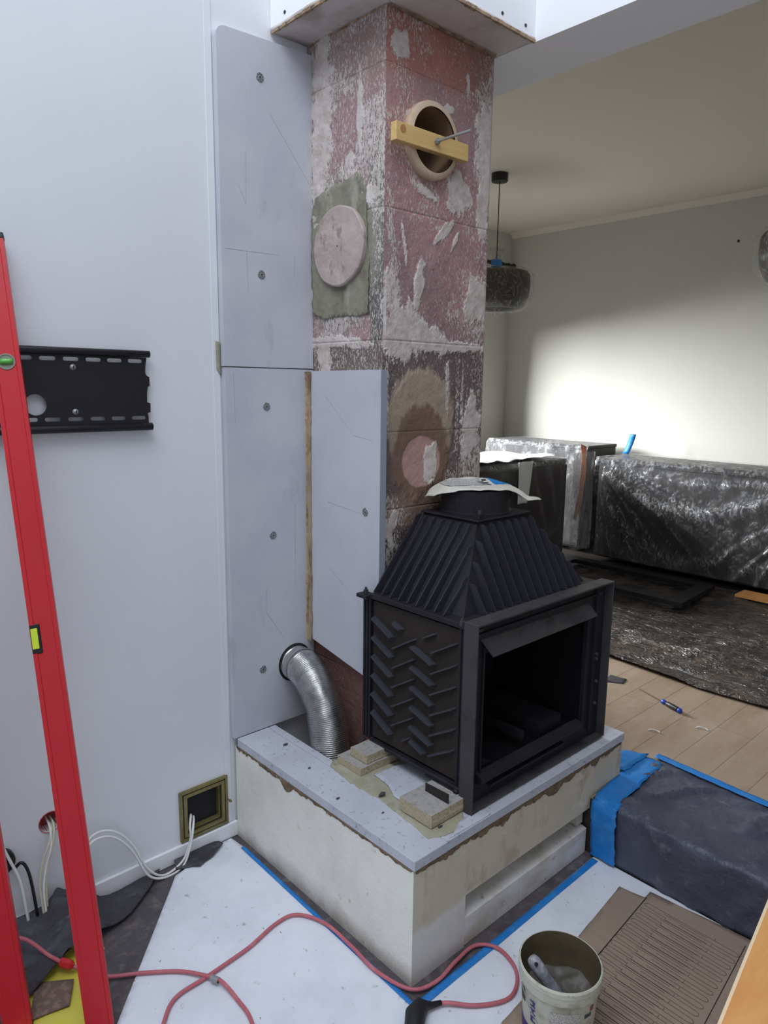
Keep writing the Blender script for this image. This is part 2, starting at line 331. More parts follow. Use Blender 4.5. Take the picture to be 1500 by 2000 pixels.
def inside(p, poly):
    x, y = p; c = False; j = len(poly) - 1
    for i in range(len(poly)):
        if (poly[i][1] > y) != (poly[j][1] > y) and x < (poly[j][0] - poly[i][0]) * (y - poly[i][1]) / (poly[j][1] - poly[i][1]) + poly[i][0]: c = not c
        j = i
    return c
def sheet(name, outline, step, zf, mat, parent=None, thick=.0012, place=None, jag=0.0):
    """flat outline filled with a fine net whose height is zf(x, y); place maps (x, y, h) to the world"""
    O = []
    for i in range(len(outline)):
        a = Vector(outline[i]); b = Vector(outline[(i + 1) % len(outline)]); n = max(1, int((b - a).length / step))
        for k in range(n):
            p = a + (b - a) * (k / n)
            if jag: p = p + Vector((random.uniform(-jag, jag), random.uniform(-jag, jag)))
            O.append(p)
    poly = [(p.x, p.y) for p in O]
    xs = [p[0] for p in poly]; ys = [p[1] for p in poly]; pts = list(O); x = min(xs) + step / 2; r = 0
    while x < max(xs):
        y = min(ys) + step * (.5 if r % 2 else .25)
        while y < max(ys):
            if inside((x, y), poly): pts.append(Vector((x, y)))
            y += step
        x += step; r += 1
    n = len(O)
    vo, _, fo, _, _, _ = delaunay_2d_cdt(pts, [], [list(range(n))], 1, 1e-5)
    V = [(p.x, p.y, zf(p.x, p.y)) for p in vo]
    if place: V = [place(*q) for q in V]
    return mk(name, V, [tuple(t) for t in fo], mat, parent, smooth=True, solid=thick)
def nz(x, y, z=0.0, s=1.0): return mnoise.noise(Vector((x * s, y * s, z * s)))
def ridge(x, y, z=0.0, s=1.0): return 1 - abs(mnoise.noise(Vector((x * s, y * s, z * s)))) * 2
def dupe(o, loc=None, parent=None):
    c = o.copy(); col.objects.link(c)
    if loc is not None: c.location = loc
    return c

# ------------------------------------------------------------------ the room
WY = 0.879                                    # face of the left wall
hole_v = [(-.214, .068), (-.046, .068), (-.046, .238), (-.214, .238)]
plate('wall_left', [(-3.4, -.02), (.78, -.02), (.78, 4.6), (-3.4, 4.6)], [hole_v, circ(-.615, .312, .031, 24)], WY, WY + .12, 'y', 'wall')['kind'] = 'structure'
box('baseboard_left', -3.4, -.004, WY - .012, WY - .0005, 0, .057, 'white_trim', bevel=.003)['kind'] = 'structure'
box('trim_1', -.046, -.0225, WY - .0035, WY - .0003, .058, 4.5, 'wall', bevel=.001)['kind'] = 'structure'
fl = box('floor_lower', -3.4, .845, -3.4, 1.0, -.06, 0, 'floor_low'); fl['kind'] = 'structure'
fu = root('floor_upper', (.846, 0, 0), None, None); fu['kind'] = 'structure'
setp(box('floor_slab', .8462, 4.9, -3.4, 3.6, -.06, .1964, 'brown_furn', fu))
box('riser_board', .8452, .8458, -3.0, .49, .001, .2, 'brown_furn', fu)
yk = -1.445
row = 0
while yk < 1.3:                              # floor planks running along x
    x = .85 + (-.35 if row % 3 == 0 else -.8 if row % 3 == 1 else 0)
    while x < 2.35:
        a = max(x, .85); b = min(x + 1.2, 2.35)
        if b - a > .06: box('plank', a + .001, b - .001, yk + .0004, yk + .137 - .0004, .1965, .2030, 'plank', fu, bevel=.0005)
        x += 1.2
    yk += .137; row += 1
HC = 3.05
box('wall_far', 4.68, 4.8, -3.4, 3.5, .19, HC, 'wall_far')['kind'] = 'structure'
plate('wall_back', [(.6, -.02), (4.8, -.02), (4.8, HC), (.6, HC)], [[(1.3, .4), (3.9, .4), (3.9, 2.1), (1.3, 2.1)]], 3.42, 3.54, 'y', 'wall_far')['kind'] = 'structure'
wf = root('window_1', (2.5, 3.48, .5), None, None); wf['kind'] = 'structure'
g = MB()
for a in ((1.301, 3.899, 3.45, 3.5, .401, .46), (1.301, 3.899, 3.45, 3.5, 2.04, 2.099), (1.301, 1.36, 3.45, 3.5, .46, 2.04), (3.84, 3.899, 3.45, 3.5, .46, 2.04), (2.57, 2.63, 3.45, 3.5, .46, 2.04)): g.box(*a)
g.build('window_frame', 'white_trim', wf)
box('ceiling_far', 1.06, 4.8, -3.4, 3.5, HC, HC + .1, 'ceiling')['kind'] = 'structure'
box('wall_inner', .70, .78, WY + .121, 3.42, -.02, HC, 'wall_far')['kind'] = 'structure'
box('wall_front', 1.06, 4.8, -3.5, -3.4, .19, HC, 'wall_far')['kind'] = 'structure'  # unseen wall, added to shade the far room
box('trim_2', .817, 1.065, -3.4, 3.42, 2.642, 4.6, 'beam')['kind'] = 'structure'    # ceiling beam
ct = MB()                                    # small cornice under the far ceiling
ct.add([(4.6799, -3.39, HC - .001), (4.635, -3.39, HC - .001), (4.6799, -3.39, HC - .045), (4.6799, 3.41, HC - .001), (4.635, 3.41, HC - .001), (4.6799, 3.41, HC - .045)],
       [(0, 1, 2), (3, 5, 4), (0, 3, 4, 1), (1, 4, 5, 2), (0, 2, 5, 3)])
ct.build('trim_3', 'ceiling')['kind'] = 'structure'
box('baseboard_far', 4.655, 4.679, -3.39, 3.41, .198, .27, 'white_trim')['kind'] = 'structure'

# ------------------------------------------------------------------ chimney shaft
CX0, CX1, CY0, CY1 = .325, .807, .499, .878
class G: pass
def hashn(i, j, k):
    h = (i * 374761393 + j * 668265263 + k * 2147483647 + 1013904223) & 0xffffffff
    h = ((h ^ (h >> 13)) * 1274126177) & 0xffffffff
    return ((h ^ (h >> 16)) & 0xffff) / 65535.0
def vn(x, y, seed=0):
    x = np.asarray(x, float); y = np.asarray(y, float)
    i = np.floor(x).astype(np.int64); j = np.floor(y).astype(np.int64); fx = x - i; fy = y - j
    fx = fx * fx * (3 - 2 * fx); fy = fy * fy * (3 - 2 * fy)
    k = np.full_like(i, seed)
    return (hashn(i, j, k) * (1 - fx) + hashn(i + 1, j, k) * fx) * (1 - fy) + (hashn(i, j + 1, k) * (1 - fx) + hashn(i + 1, j + 1, k) * fx) * fy
def fbm(x, y, s, seed=0, o=4):
    t = 0; a = .5
    for q in range(o): t = t + a * vn(x * s, y * s, seed + q); s *= 2.03; a *= .55
    return t / .95
def blob(a, z, ca, cz, ra, rz, ang=0.0, soft=.5, seed=1, wob=.35):
    c, s = math.cos(ang), math.sin(ang); da = (a - ca) * c + (z - cz) * s; dz = -(a - ca) * s + (z - cz) * c
    d = np.sqrt((da / ra) ** 2 + (dz / rz) ** 2) + (fbm(a, z * .5, 55, seed, 4) - .5) * wob * 2.6
    return np.clip((1 + soft - d) / soft, 0, 1)
def sm(v, a, b): t = np.clip((v - a) / (b - a), 0, 1); return t * t * (3 - 2 * t)
def C3(c): return np.array(lin(c)[:3])
def mixa(A, c, f): return A * (1 - f[..., None]) + C3(c) * f[..., None]
FW = [(.386, 2.552, .034, .03, .8, 1.), (.787, 2.36, .045, .12, .1, .9), (.755, 2.31, .03, .06, .0, .6), (.655, 2.19, .05, .045, -.5, 1.), (.62, 2.15, .028, .02, 0, .7), (.495, 2.17, .045, .014, -.3, .9),
      (.776, 2.20, .026, .10, 0, .95), (.365, 1.97, .018, .16, .14, .55), (.41, 2.0, .005, .05, .2, .9), (.352, 1.86, .035, .06, 0, .7), (.578, 2.062, .010, .034, -.75, 1.), (.600, 2.070, .010, .034, -.75, 1.), (.640, 2.045, .006, .035, -.5, .9),
      (.476, 1.885, .016, .058, -.15, 1.), (.40, 1.745, .075, .075, .0, .85), (.50, 1.735, .11, .04, -.25, .8), (.57, 1.706, .24, .014, 0, 1.), (.755, 1.872, .045, .062, .2, 1.), (.72, 1.83, .03, .03, .6, .8),
      (.748, 1.433, .036, .088, 0, 1.), (.72, 1.33, .014, .07, .1, .7), (.751, 1.49, .02, .06, 0, .8), (.542, 1.319, .026, .048, -.1, 1.2), (.36, 1.105, .014, .05, .3, .8), (.38, 1.14, .018, .03, -.4, .8), (.36, 1.00, .01, .08, 0, .6),
      (.785, 2.02, .025, .5, 0, .42), (.62, 1.56, .008, .10, 0, .65), (.675, 1.5, .008, .2, 0, .5), (.70, 1.45, .007, .2, 0, .55), (.345, 1.55, .006, .1, 0, .6), (.37, 1.62, .03, .07, 0, .35),
      (.51, 2.42, .05, .03, .1, .4), (.60, 2.43, .02, .012, .2, .9), (.43, 2.385, .03, .006, .5, .9), (.68, 2.52, .006, .03, .1, .9), (.36, 2.13, .03, .02, .4, .4)]
LW = [(.612, 2.39, .011, .095, 0, 1.1), (.80, 2.44, .045, .24, 0, .8), (.82, 2.2, .03, .2, 0, .8), (.70, 2.30, .13, .22, 0, .42), (.72, 2.53, .1, .09, 0, .40), (.66, 2.25, .02, .03, .5, .7),
      (.745, 1.714, .1, .016, 0, 1.), (.60, 1.70, .06, .01, 0, .7), (.79, 1.66, .03, .05, 0, .9), (.56, 2.145, .03, .02, .3, .9), (.525, 2.18, .006, .04, 0, .9), (.70, 1.66, .12, .03, 0, .4), (.55, 2.45, .02, .1, 0, .3), (.74, 2.15, .02, .06, 0, .6)]
def paint(face, a, z):
    """albedo and white-plaster amount on a chimney face"""
    n1 = fbm(a, z, 6, 11); n2 = fbm(a, z, 22, 21)
    A = np.zeros(a.shape + (3,)) + C3((152, 112, 114))
    if face == 'F':
        A = mixa(A, (168, 112, 110), sm(n1, .42, .6) * .8)
        A = mixa(A, (164, 98, 84), sm(z + (n2 - .5) * .05, 2.47, 2.51))
        A = mixa(A, (132, 96, 86), sm(a + (n2 - .5) * .2, .62, .75) * sm(z, 2.38, 2.5) * .8)
        A = mixa(A, (138, 106, 106), sm(z + (n1 - .5) * .5, 2.0, 1.8) * .9)
        A = mixa(A, (98, 80, 78), sm(z, 1.70, 1.685))
        A = mixa(A, (122, 84, 78), sm(z, 1.70, 1.685) * sm(n1, .5, .65) * .7)
        A = mixa(A, (84, 64, 62), sm(z, 1.3, 1.1))
        A = mixa(A, (150, 130, 110), blob(a, z, .495, 1.46, .145, .17, 0, .12, 3, .12))
        A = mixa(A, (112, 84, 66), blob(a, z, .50, 1.345, .125, .165, 0, .10, 5, .10))
        A = mixa(A, (130, 100, 80), blob(a, z, .47, 1.18, .12, .05, .1, .4, 6, .2))
        A = mixa(A, (168, 126, 118), blob(a, z, .500, 1.330, .086, .082, 0, .06, 7, .04))
        wm = np.full(a.shape, .33) + .16 * sm(n1, .48, .62) + .14 * sm(a, .70, .80)
        wm = wm * (1 - .9 * blob(a, z, .495, 1.40, .15, .22, 0, .1, 3, .1))
        L = FW
    else:
        A = mixa(A, (150, 120, 108), sm(z, 2.42, 2.48) * .8)
        A = mixa(A, (128, 112, 108), sm(n1, .4, .6) * .5)
        A = mixa(A, (98, 94, 90), blob(a, z, .53, 1.98, .045, .26, 0, .3, 9, .2))
        A = mixa(A, (104, 90, 80), sm(z, 1.72, 1.69))
        A = mixa(A, (126, 122, 108), blob(a, z, .70, 2.0, .17, .21, 0, .2, 4, .15))
        A = mixa(A, (112, 72, 64), sm(z, .9, .8))
        wm = np.full(a.shape, .44) + .16 * sm(n1, .45, .62)
        wm = wm * (1 - .85 * blob(a, z, .70, 2.0, .15, .19, 0, .1, 4, .1)) * (1 - .6 * sm(z, 1.2, 1.0))
        L = LW
    for q, (ca, cz, ra, rz, an, st) in enumerate(L):
        wm = np.maximum(wm, st * blob(a, z, ca, cz, ra, rz, an, .75, 30 + q, .5))
    g_ = A.mean(axis=-1, keepdims=True); A = (A * .76 + g_ * .24) * 1.28 * (.84 + .32 * n2[..., None])
    return A, np.clip(wm, 0, 1)
cm, nt, b = nm('stripped_chimney_concrete'); vec = objc(nt)
at = nt.nodes.new('ShaderNodeAttribute'); at.attribute_name = 'paint'
fl1 = noise_node(nt, vec, 1, 4, .65, (190, 190, 75)); fl2 = noise_node(nt, vec, 1, 5, .7, (420, 420, 170))
nn = math_node(nt, 'ADD', math_node(nt, 'MULTIPLY', fl1, .62), math_node(nt, 'MULTIPLY', fl2, .38))
thr = math_node(nt, 'MULTIPLY_ADD', at.outputs['Alpha'], -.40, .70)
fac = mrange(nt, math_node(nt, 'SUBTRACT', nn, thr), -.012, .03, 0, .92)
pit = mrange(nt, noise_node(nt, vec, 1, 3, .6, (240, 240, 150)), .30, .37, 1, 0)
base = mixc(nt, math_node(nt, 'MULTIPLY', pit, .75), at.outputs['Color'], lin((72, 60, 58)))
wc = mixc(nt, mrange(nt, noise_node(nt, vec, 30, 4), .4, .65), lin((214, 206, 200)), lin((192, 180, 172)))
nt.links.new(mixc(nt, fac, base, wc), b.inputs['Base Color']); b.inputs['Roughness'].default_value = .9
bump(nt, b, math_node(nt, 'ADD', fac, math_node(nt, 'MULTIPLY', fl2, .9)), .55, .003)
MAT['chimney'] = cm
FLX, FLZ = .5085, 2.316
shaft = root('chimney_shaft', (CX0, CY0, .15), 'square chimney shaft stripped to pinkish concrete blocks with white plaster scraps', 'chimney')
def chimney_block(z0, z1, st=.005, hole=False):
    V = []; F = []; COL = []
    def face(kind):
        a0, a1 = (CX0, CX1) if kind == 'F' else (CY0, CY1)
        na = int(round((a1 - a0) / st)); nzn = max(2, int(round((z1 - z0) / st)))
        aa = np.linspace(a0, a1, na + 1); zz = np.linspace(z0 + .0003, z1 - .0003, nzn + 1)
        A, Z = np.meshgrid(aa, zz); c, wm = paint(kind, A, Z)
        d = .0035 * sm(wm, .45, .8) + (fbm(A, Z, 60, 50) - .5) * .003
        if kind == 'L': d = d + .0035 * blob(A, Z, .70, 2.0, .17, .21, 0, .2, 4, .15)
        else: d = d + .004 * blob(A, Z, .495, 1.42, .15, .20, 0, .12, 3, .12) - .003 * blob(A, Z, .5, 1.33, .086, .082, 0, .06, 7, .04)
        ed = np.minimum(np.abs(Z - z0), np.abs(Z - z1)); d = d - .0016 * (1 - sm(ed, .0, .004))
        ea = np.minimum(A - a0, a1 - A); d = d * sm(ea, 0, .01) - .001 * (1 - sm(ea, 0, .006)) * fbm(A, Z, 30, 70)
        n0 = len(V)
        for r in range(nzn + 1):
            for q in range(na + 1):
                V.append((A[r, q], CY0 - d[r, q], Z[r, q]) if kind == 'F' else (CX0 - d[r, q], A[r, q], Z[r, q]))
                COL.append((c[r, q, 0], c[r, q, 1], c[r, q, 2], wm[r, q]))
        for r in range(nzn):
            for q in range(na):
                if hole and kind == 'F':
                    x = (aa[q] + aa[q + 1]) / 2 - FLX; z = (zz[r] + zz[r + 1]) / 2 - FLZ
                    if x * x + z * z < .100 ** 2: continue
                i = n0 + r * (na + 1) + q; F.append((i, i + 1, i + na + 2, i + na + 1))
    face('F'); face('L')
    n0 = len(V); e = .003
    V.extend([(CX0 + e, CY0 + e, z0), (CX1, CY0 + e, z0), (CX1, CY1, z0), (CX0 + e, CY1, z0), (CX0 + e, CY0 + e, z1), (CX1, CY0 + e, z1), (CX1, CY1, z1), (CX0 + e, CY1, z1)])
    COL.extend([(.2, .15, .14, .3)] * 8)
    ff = [(0, 3, 2, 1), (4, 5, 6, 7), (1, 2, 6, 5), (2, 3, 7, 6)]
    if not hole: ff += [(0, 1, 5, 4)]
    F.extend([tuple(i + n0 for i in t) for t in ff])
    me = bpy.data.meshes.new('chimney_block'); me.from_pydata(V, [], F); me.update(); me.materials.append(cm)
    ca = me.color_attributes.new('paint', 'FLOAT_COLOR', 'POINT'); ca.data.foreach_set('color', np.array(COL, dtype=np.float32).ravel())
    o = bpy.data.objects.new('chimney_block', me); col.objects.link(o); adopt(o, shaft)
for z0, z1, h in ((.15, .60, 0), (.60, 1.18, 0), (1.18, 1.43, 0), (1.43, 1.713, 0), (1.713, 2.10, 0), (2.10, 2.497, 1), (2.497, 2.90, 0)):
    chimney_block(z0, z1, .0045, bool(h))
# clay flue socket on the front face
rg = lathe('flue_pipe', [(.093, -.026), (.109, -.024), (.112, -.018), (.112, .02), (.101, .02), (.101, .05), (.093, .30)], (FLX, CY0, FLZ), 'clay', shaft, 48, 'y')
for p in rg.data.polygons: p.use_smooth = True
lathe('flue_bore', [(.0925, -.02), (.0915, .1), (.091, .26), (.03, .27), (0.001, .27)], (FLX, CY0, FLZ), 'clay_in', shaft, 40, 'y', smooth=True)
# clay plug in the left face, ragged disc over the cement patch
def ragged(name, c, r, h, axis, mat, parent, seg=56, amp=.03, ry=1.0):
    v = []; f = []; rings = [(1.0, 0), (1.0, h * .8), (.965, h), (.7, h * 1.02), (.35, h * .96), (.02, h)]
    for i in range(seg):
        a = 2 * PI * i / seg; k = 1 + amp * nz(math.cos(a) * 2, math.sin(a) * 2, r * 9)
        for q, hh in rings:
            u, w2 = q * r * k * math.cos(a), q * r * k * math.sin(a) * ry; hh = hh + (.0012 * nz(u * 60, w2 * 60) if hh else 0)
            v.append((c[0] - hh, c[1] + u, c[2] + w2) if axis == 'x' else (c[0] + u, c[1] - hh, c[2] + w2))
    n = len(rings)
    for i in range(seg):
        j = (i + 1) % seg
        for k in range(n - 1): f.append((i * n + k, j * n + k, j * n + k + 1, i * n + k + 1))
    return mk(name, v, f, mat, parent, smooth=False)
def patchz(x, y): return .0045 + .004 * nz(x * 18, y * 12, 2) + .003 * nz(x * 50, y * 50)
sheet('cement_patch', [(.562, 1.80), (.60, 1.79), (.70, 1.795), (.78, 1.79), (.845, 1.81), (.85, 1.95), (.849, 2.12), (.83, 2.175), (.77, 2.19), (.70, 2.20), (.62, 2.215), (.575, 2.17), (.57, 2.05), (.558, 1.92)], .012, patchz, 'cement', shaft, .003, lambda x, y, h: (CX0 - h - .002, x, y), .003)
ragged('clay_plug', (CX0 - .006, .695, 2.008), .126, .016, 'x', 'disc', shaft, ry=.97)
# adhesive beads and timber brace on the flue
br = root('timber_brace', (.36, .462, 2.30), 'short pine batten braced across the round flue opening', 'batten')
v = [(.322, .449, 2.272), (.636, .449, 2.275), (.636, .449, 2.325), (.322, .449, 2.323), (.322, .4725, 2.272), (.636, .4725, 2.275), (.636, .4725, 2.325), (.322, .4725, 2.323)]
mk('batten', v, boxvf(0, 1, 0, 1, 0, 1)[1], 'wood', br, bevel=.0012)
lathe('knot', [(.0, 0), (.011, 0), (.011, .001), (0, .001)], (.349, .4478, 2.307), 'knot', br, 18, 'y')
rd = root('threaded_rod', (.489, .45, 2.302), 'threaded steel rod with nut sticking out through the pine batten', 'threaded rod')
lathe('rod_shaft', [(0, 0), (.0042, .0), (.0042, .255), (0, .255)], (.489, .312, 2.302), 'rod', rd, 12, 'y')
lathe('hex_nut', [(.0, 0), (.0095, .0), (.0095, .009), (0, .009)], (.489, .4395, 2.302), 'steel', rd, 6, 'y')
lathe('rear_washer', [(.0, 0), (.016, .0), (.016, .003), (0, .003)], (.489, .56, 2.302), 'steel', rd, 14, 'y')

# plasterboard shroud around the top of the chimney
sh = root('chimney_shroud', (.19, .35, 2.642), 'white boxed shroud closing round the top of the chimney with raw plasterboard underside', 'ceiling box')
box('side_panel', .186, .198, .348, WY - .001, 2.655, 4.55, 'beam', sh)
box('front_panel', .198, .8165, .348, .360, 2.655, 4.55, 'beam', sh)
def soffit(name, pts):
    sheet(name, pts, .03, lambda x, y: 2.6485 + .0015 * nz(x * 9, y * 9), 'gyp', sh, .010, None, .0015)
soffit('soffit_board', [(.184, .36), (.184, .875), (.335, .875), (.335, .49)])
soffit('soffit_board', [(.184, .345), (.335, .49), (.814, .49), (.814, .345)])
g = MB(); random.seed(3)
for (p, q) in (((.188, .874), (.188, .36)), ((.19, .346), (.812, .346)), ((.326, .505), (.326, .87)), ((.33, .492), (.80, .492))):
    p, q = Vector(p), Vector(q); n = int((q - p).length / .02)
    for i in range(n):
        c = p + (q - p) * ((i + .5) / n); a = random.uniform(.008, .013); h = random.uniform(.002, .006)
        g.box(c.x - a if abs(q.x - p.x) > .1 else c.x - h, c.x + a if abs(q.x - p.x) > .1 else c.x + h, c.y - (h if abs(q.x - p.x) > .1 else a), c.y + (h if abs(q.x - p.x) > .1 else a), 2.640 - h * .4, 2.647)
setp(g.build('torn_edge', 'gyp_edge', sh), kind='stuff')
for (x, y, z, ax) in ((.1855, .80, 2.675, 'x'), (.1855, .64, 2.69, 'x'), (.654, .3475, 2.672, 'y'), (.768, .3475, 2.675, 'y'), (.46, .3475, 2.68, 'y')):
    lathe('drywall_screw', [(0, -.0015), (.005, -.0015), (.005, .001), (0, .001)], (x, y, z), 'black', sh, 10, ax)

# ------------------------------------------------------------------ insulation boards
def rounded_outline(x0, x1, z0, z1, r):
    return [(x0, z0), (x1, z0), (x1, z1 + .012), (x0 + r, z1)] + [(x0 + r - r * math.sin(a), z1 - r + r * math.cos(a)) for a in (.4, .8, 1.2)] + [(x0, z1 - r)]
bu = root('insulation_board', (.15, .866, 1.627), 'tall grey insulation board with rounded corner, upper one on the white wall', 'board', 'grey insulation boards')
plate('panel', rounded_outline(-.02, .3235, 1.6285, 2.60, .03), [], .852, WY - .001, 'y', 'board', bu)
bl = root('insulation_board', (.15, .866, .377), 'tall grey insulation board with round duct hole, lower one on the white wall', 'board', 'grey insulation boards')
plate('panel', [(-.018, .3765), (.322, .3765), (.322, .50), (.322, 1.625), (-.018, 1.625)], [circ(.236, .588, .070, 40)], .852, WY - .001, 'y', 'board', bl)
bc = root('insulation_board', (.31, .65, .63), 'grey insulation board stuck to the chimney side behind the stove', 'board', 'grey insulation boards')
plate('panel', [(.472, .605), (.832, .672), (.832, 1.62), (.472, 1.622)], [], .295, .321, 'x', 'board', bc)
plate('cut_edge', [(.4712, .606), (.4724, .606), (.4724, 1.6215), (.4712, 1.6215)], [], .2955, .3205, 'x', 'board_edge', bc)
def washer(parent, c, ax, faint=False):
    s = -1
    prof = [(.0, -.0028), (.0045, -.0028), (.0048, -.0018), (.0075, -.001), (.0082, -.0026), (.0128, -.0022), (.014, -.0002), (.014, .0005)]
    o = lathe('washer', prof, c, 'steel', parent, 24, ax, smooth=False)
    o2 = lathe('screw_socket', [(0, -.0034), (.0026, -.0034), (.0026, -.0027), (0, -.0027)], c, 'black', parent, 6, ax)
    # eight perforations of the stress plate
    g = MB()
    for k in range(8):
        a = k * PI / 4 + .2; u, w2 = .0105 * math.cos(a), .0105 * math.sin(a)
        p = (c[0] + u, c[1], c[2] + w2) if ax == 'y' else (c[0], c[1] + u, c[2] + w2)
        g.add(*lathevf([(0, -.0031), (.0014, -.0031), (.0014, -.002), (0, -.002)], p, 6, ax))
    g.build('washer_perforation', 'black', parent)
for (p, c) in ((bu, (.127, .852, 2.494)), (bu, (.121, .852, 1.917)), (bl, (.132, .852, 1.502)), (bl, (.15, .852, 1.067)), (bl, (.10, .852, .597))): washer(p, c, 'y')
washer(bc, (.295, .539, 1.175), 'x')
def mark(par, axis, at_, a, b_, w_=.0009, mt='pencil'):
    a, b_ = Vector(a), Vector(b_); d = (b_ - a).normalized(); n = Vector((-d.y, d.x)) * w_
    plate('scuff_mark', [tuple(a + n), tuple(b_ + n * .4), tuple(b_ - n * .4), tuple(a - n)], [], at_ - .0004, at_ + .0002, axis, mt, par)
for (p_, q_) in (((.069, 1.975), (.071, 1.857)), ((-.007, 1.981), (.189, 1.985)), ((.161, 2.40), (.318, 2.215)), ((.072, 2.27), (.069, 2.12)), ((.069, 2.12), (.045, 2.17)), ((.250, 1.99), (.249, 1.925))): mark(bu, 'y', .852, p_, q_)
for (p_, q_) in (((.242, 1.164), (.241, .875)), ((.120, .884), (.118, .80)), ((.118, .80), (.190, .69)), ((.012, 1.61), (.014, 1.445))): mark(bl, 'y', .852, p_, q_)
for (p_, q_) in (((.748, 1.54), (.602, 1.416)), ((.602, 1.416), (.515, 1.406)), ((.735, 1.183), (.556, 1.166)), ((.721, .952), (.566, .861))): mark(bc, 'x', .295, p_, q_)
v = []; f = []; zs_ = np.linspace(.66, 1.618, 90)
for i, z in enumerate(zs_):
    wv = .0 + .010 * abs(nz(z * 14, 3)) + .006 * abs(nz(z * 60, 1))
    for (x, y) in ((.323, .858), (.290 - wv, .8555), (.296 - wv * .6, .846), (.300, .842), (.291 - wv * .3, .838), (.2905, .826 - wv), (.296, .828)):
        v.append((x, y, z))
for i in range(len(zs_) - 1):
    for k in range(6): f.append((i * 7 + k, i * 7 + k + 1, i * 7 + k + 8, i * 7 + k + 7))
setp(mk('adhesive_bead', v, f, 'foam', solid=.002), 'tan adhesive bead squeezed out along the corner between two grey boards', 'adhesive')
# tan adhesive peeking out left of the boards
setp(sheet('plaster_scrap', [(-.035, 1.62), (-.022, 1.60), (-.022, 1.70), (-.036, 1.705)], .01, lambda x, y: 0, 'mortar', None, .004, lambda x, y, h: (x, WY - .006, y)), 'small beige plaster scrap beside the left edge of the upper grey board', 'plaster')

# ------------------------------------------------------------------ plinth
pt = root('hearth_plinth', (0, 0, 0), 'cream plastered masonry plinth carrying the black stove', 'plinth')
def faced(name, x0, x1, y0, y1, z0, z1, mats, parent=pt, which=(0, 0, 1, 0, 0, 2)):
    v, f = boxvf(x0, x1, y0, y1, z0, z1); return mk(name, v, f, None, parent, mats=mats, fm=[{0: 0, 1: 1, 2: 2}[k] for k in which])
ml = ['mortar', 'plinth_right', 'plinth_left']
faced('left_masonry', -.006, .146, -.006, .868, 0, .344, ml)
faced('front_masonry', .1465, .205, -.006, .55, 0, .344, ml)
faced('front_masonry', .2055, 1.036, -.006, .498, .165, .344, ml)
faced('end_masonry', .8085, 1.036, .4985, .868, .205, .344, ml)
mk('lower_block', *boxvf(.2055, .838, .05, .55, 0, .1645), 'plinth_low', pt)
for (xa, xb) in ((.2058, .47), (.471, .838)):
    v, f = boxvf(xa, xb, -.004, .0498, .0, .104)
    v = [(x, y, z - (.012 if (z > .05 and y < .03) else 0)) for x, y, z in v]
    mk('lower_course', v, f, 'plinth_low', pt, bevel=.002)
box('lower_course', .800, .838, .014, .0497, .105, .150, 'plinth_low', pt)
box('cavity_floor', .1465, .324, .5505, .868, 0, .12, 'mortar', pt)
T0, T1 = .345, .375
box('top_board', -.008, .117, -.011, .851, T0, T1, 'board_top', pt, bevel=.0015)
box('top_board', .1185, .893, -.010, .115, T0, T1, 'board_top', pt, bevel=.0015)
box('top_board', .8945, 1.043, -.010, .497, T0, T1, 'board_top', pt, bevel=.0015)
box('inner_board', .1185, .147, .40, .851, T0, T1 - .0005, 'board_top', pt, bevel=.001)
box('mortar_bed', .1188, .8935, .116, .399, T0, .3705, 'mortar', pt)
box('mortar_bed', .1475, .8935, .3995, .497, T0, .3715, 'mortar', pt)
sheet('mortar_smear', [(.085, .03), (.10, .14), (.112, .25), (.105, .38), (.118, .5), (.15, .52), (.24, .50), (.30, .30), (.26, .06), (.2, .0), (.13, .01)], .012, lambda x, y: .3755 + .0012 * nz(x * 40, y * 40), 'mortar', pt, .002, None, .003)
sheet('inner_board', [(.150, .205), (.225, .185), (.345, .19), (.375, .22), (.37, .345), (.22, .36), (.185, .36), (.178, .29), (.15, .235)], .02, lambda x, y: .3795, 'board_top', pt, .004, None, .0015)
sheet('inner_board', [(.13, -.006), (.21, .028), (.30, .03), (.30, -.008)], .02, lambda x, y: .3762, 'board_top', pt, .003, None, .001)
# broken plaster edge under the slabs, bare brown coat showing
random.seed(11)
def broken(name, L, place, pts):
    lo = [(t, z + random.uniform(-.0025, .0025)) for t, z in pts]
    sheet(name, [(0.0, .3447), (L, .3447)] + lo[::-1], .01, lambda x, y: .0008 * nz(x * 60, y * 60), 'brown_coat', pt, .0014, place)
def zz(t, k): return .3385 - .006 * abs(nz(t * 23, k)) - .004 * abs(nz(t * 90, k + 3))
pl = [(t, zz(t, 1) - (.026 * max(0, 1 - abs(t - .56) / .035)) - .006 * (.45 < t < .72)) for t in np.linspace(0.002, .86, 90)]
broken('bare_plaster_edge', .86, lambda x, y, h: (-.0066 - h, x, y), pl)
def rz(t):
    z = zz(t, 5) - .004
    for c, w_, d in ((.12, .06, .012), (.27, .05, .014), (.36, .04, .022), (.52, .06, .016), (.62, .05, .040), (.70, .04, .018), (.86, .03, .026), (.95, .03, .012)): z -= d * max(0, 1 - abs(t - c) / w_) ** .6 * (.7 + .6 * abs(nz(t * 40, 9)))
    return z
broken('bare_plaster_edge', 1.03, lambda x, y, h: (x, -.0066 - h, y), [(t, rz(t)) for t in np.linspace(.002, 1.03, 150)])

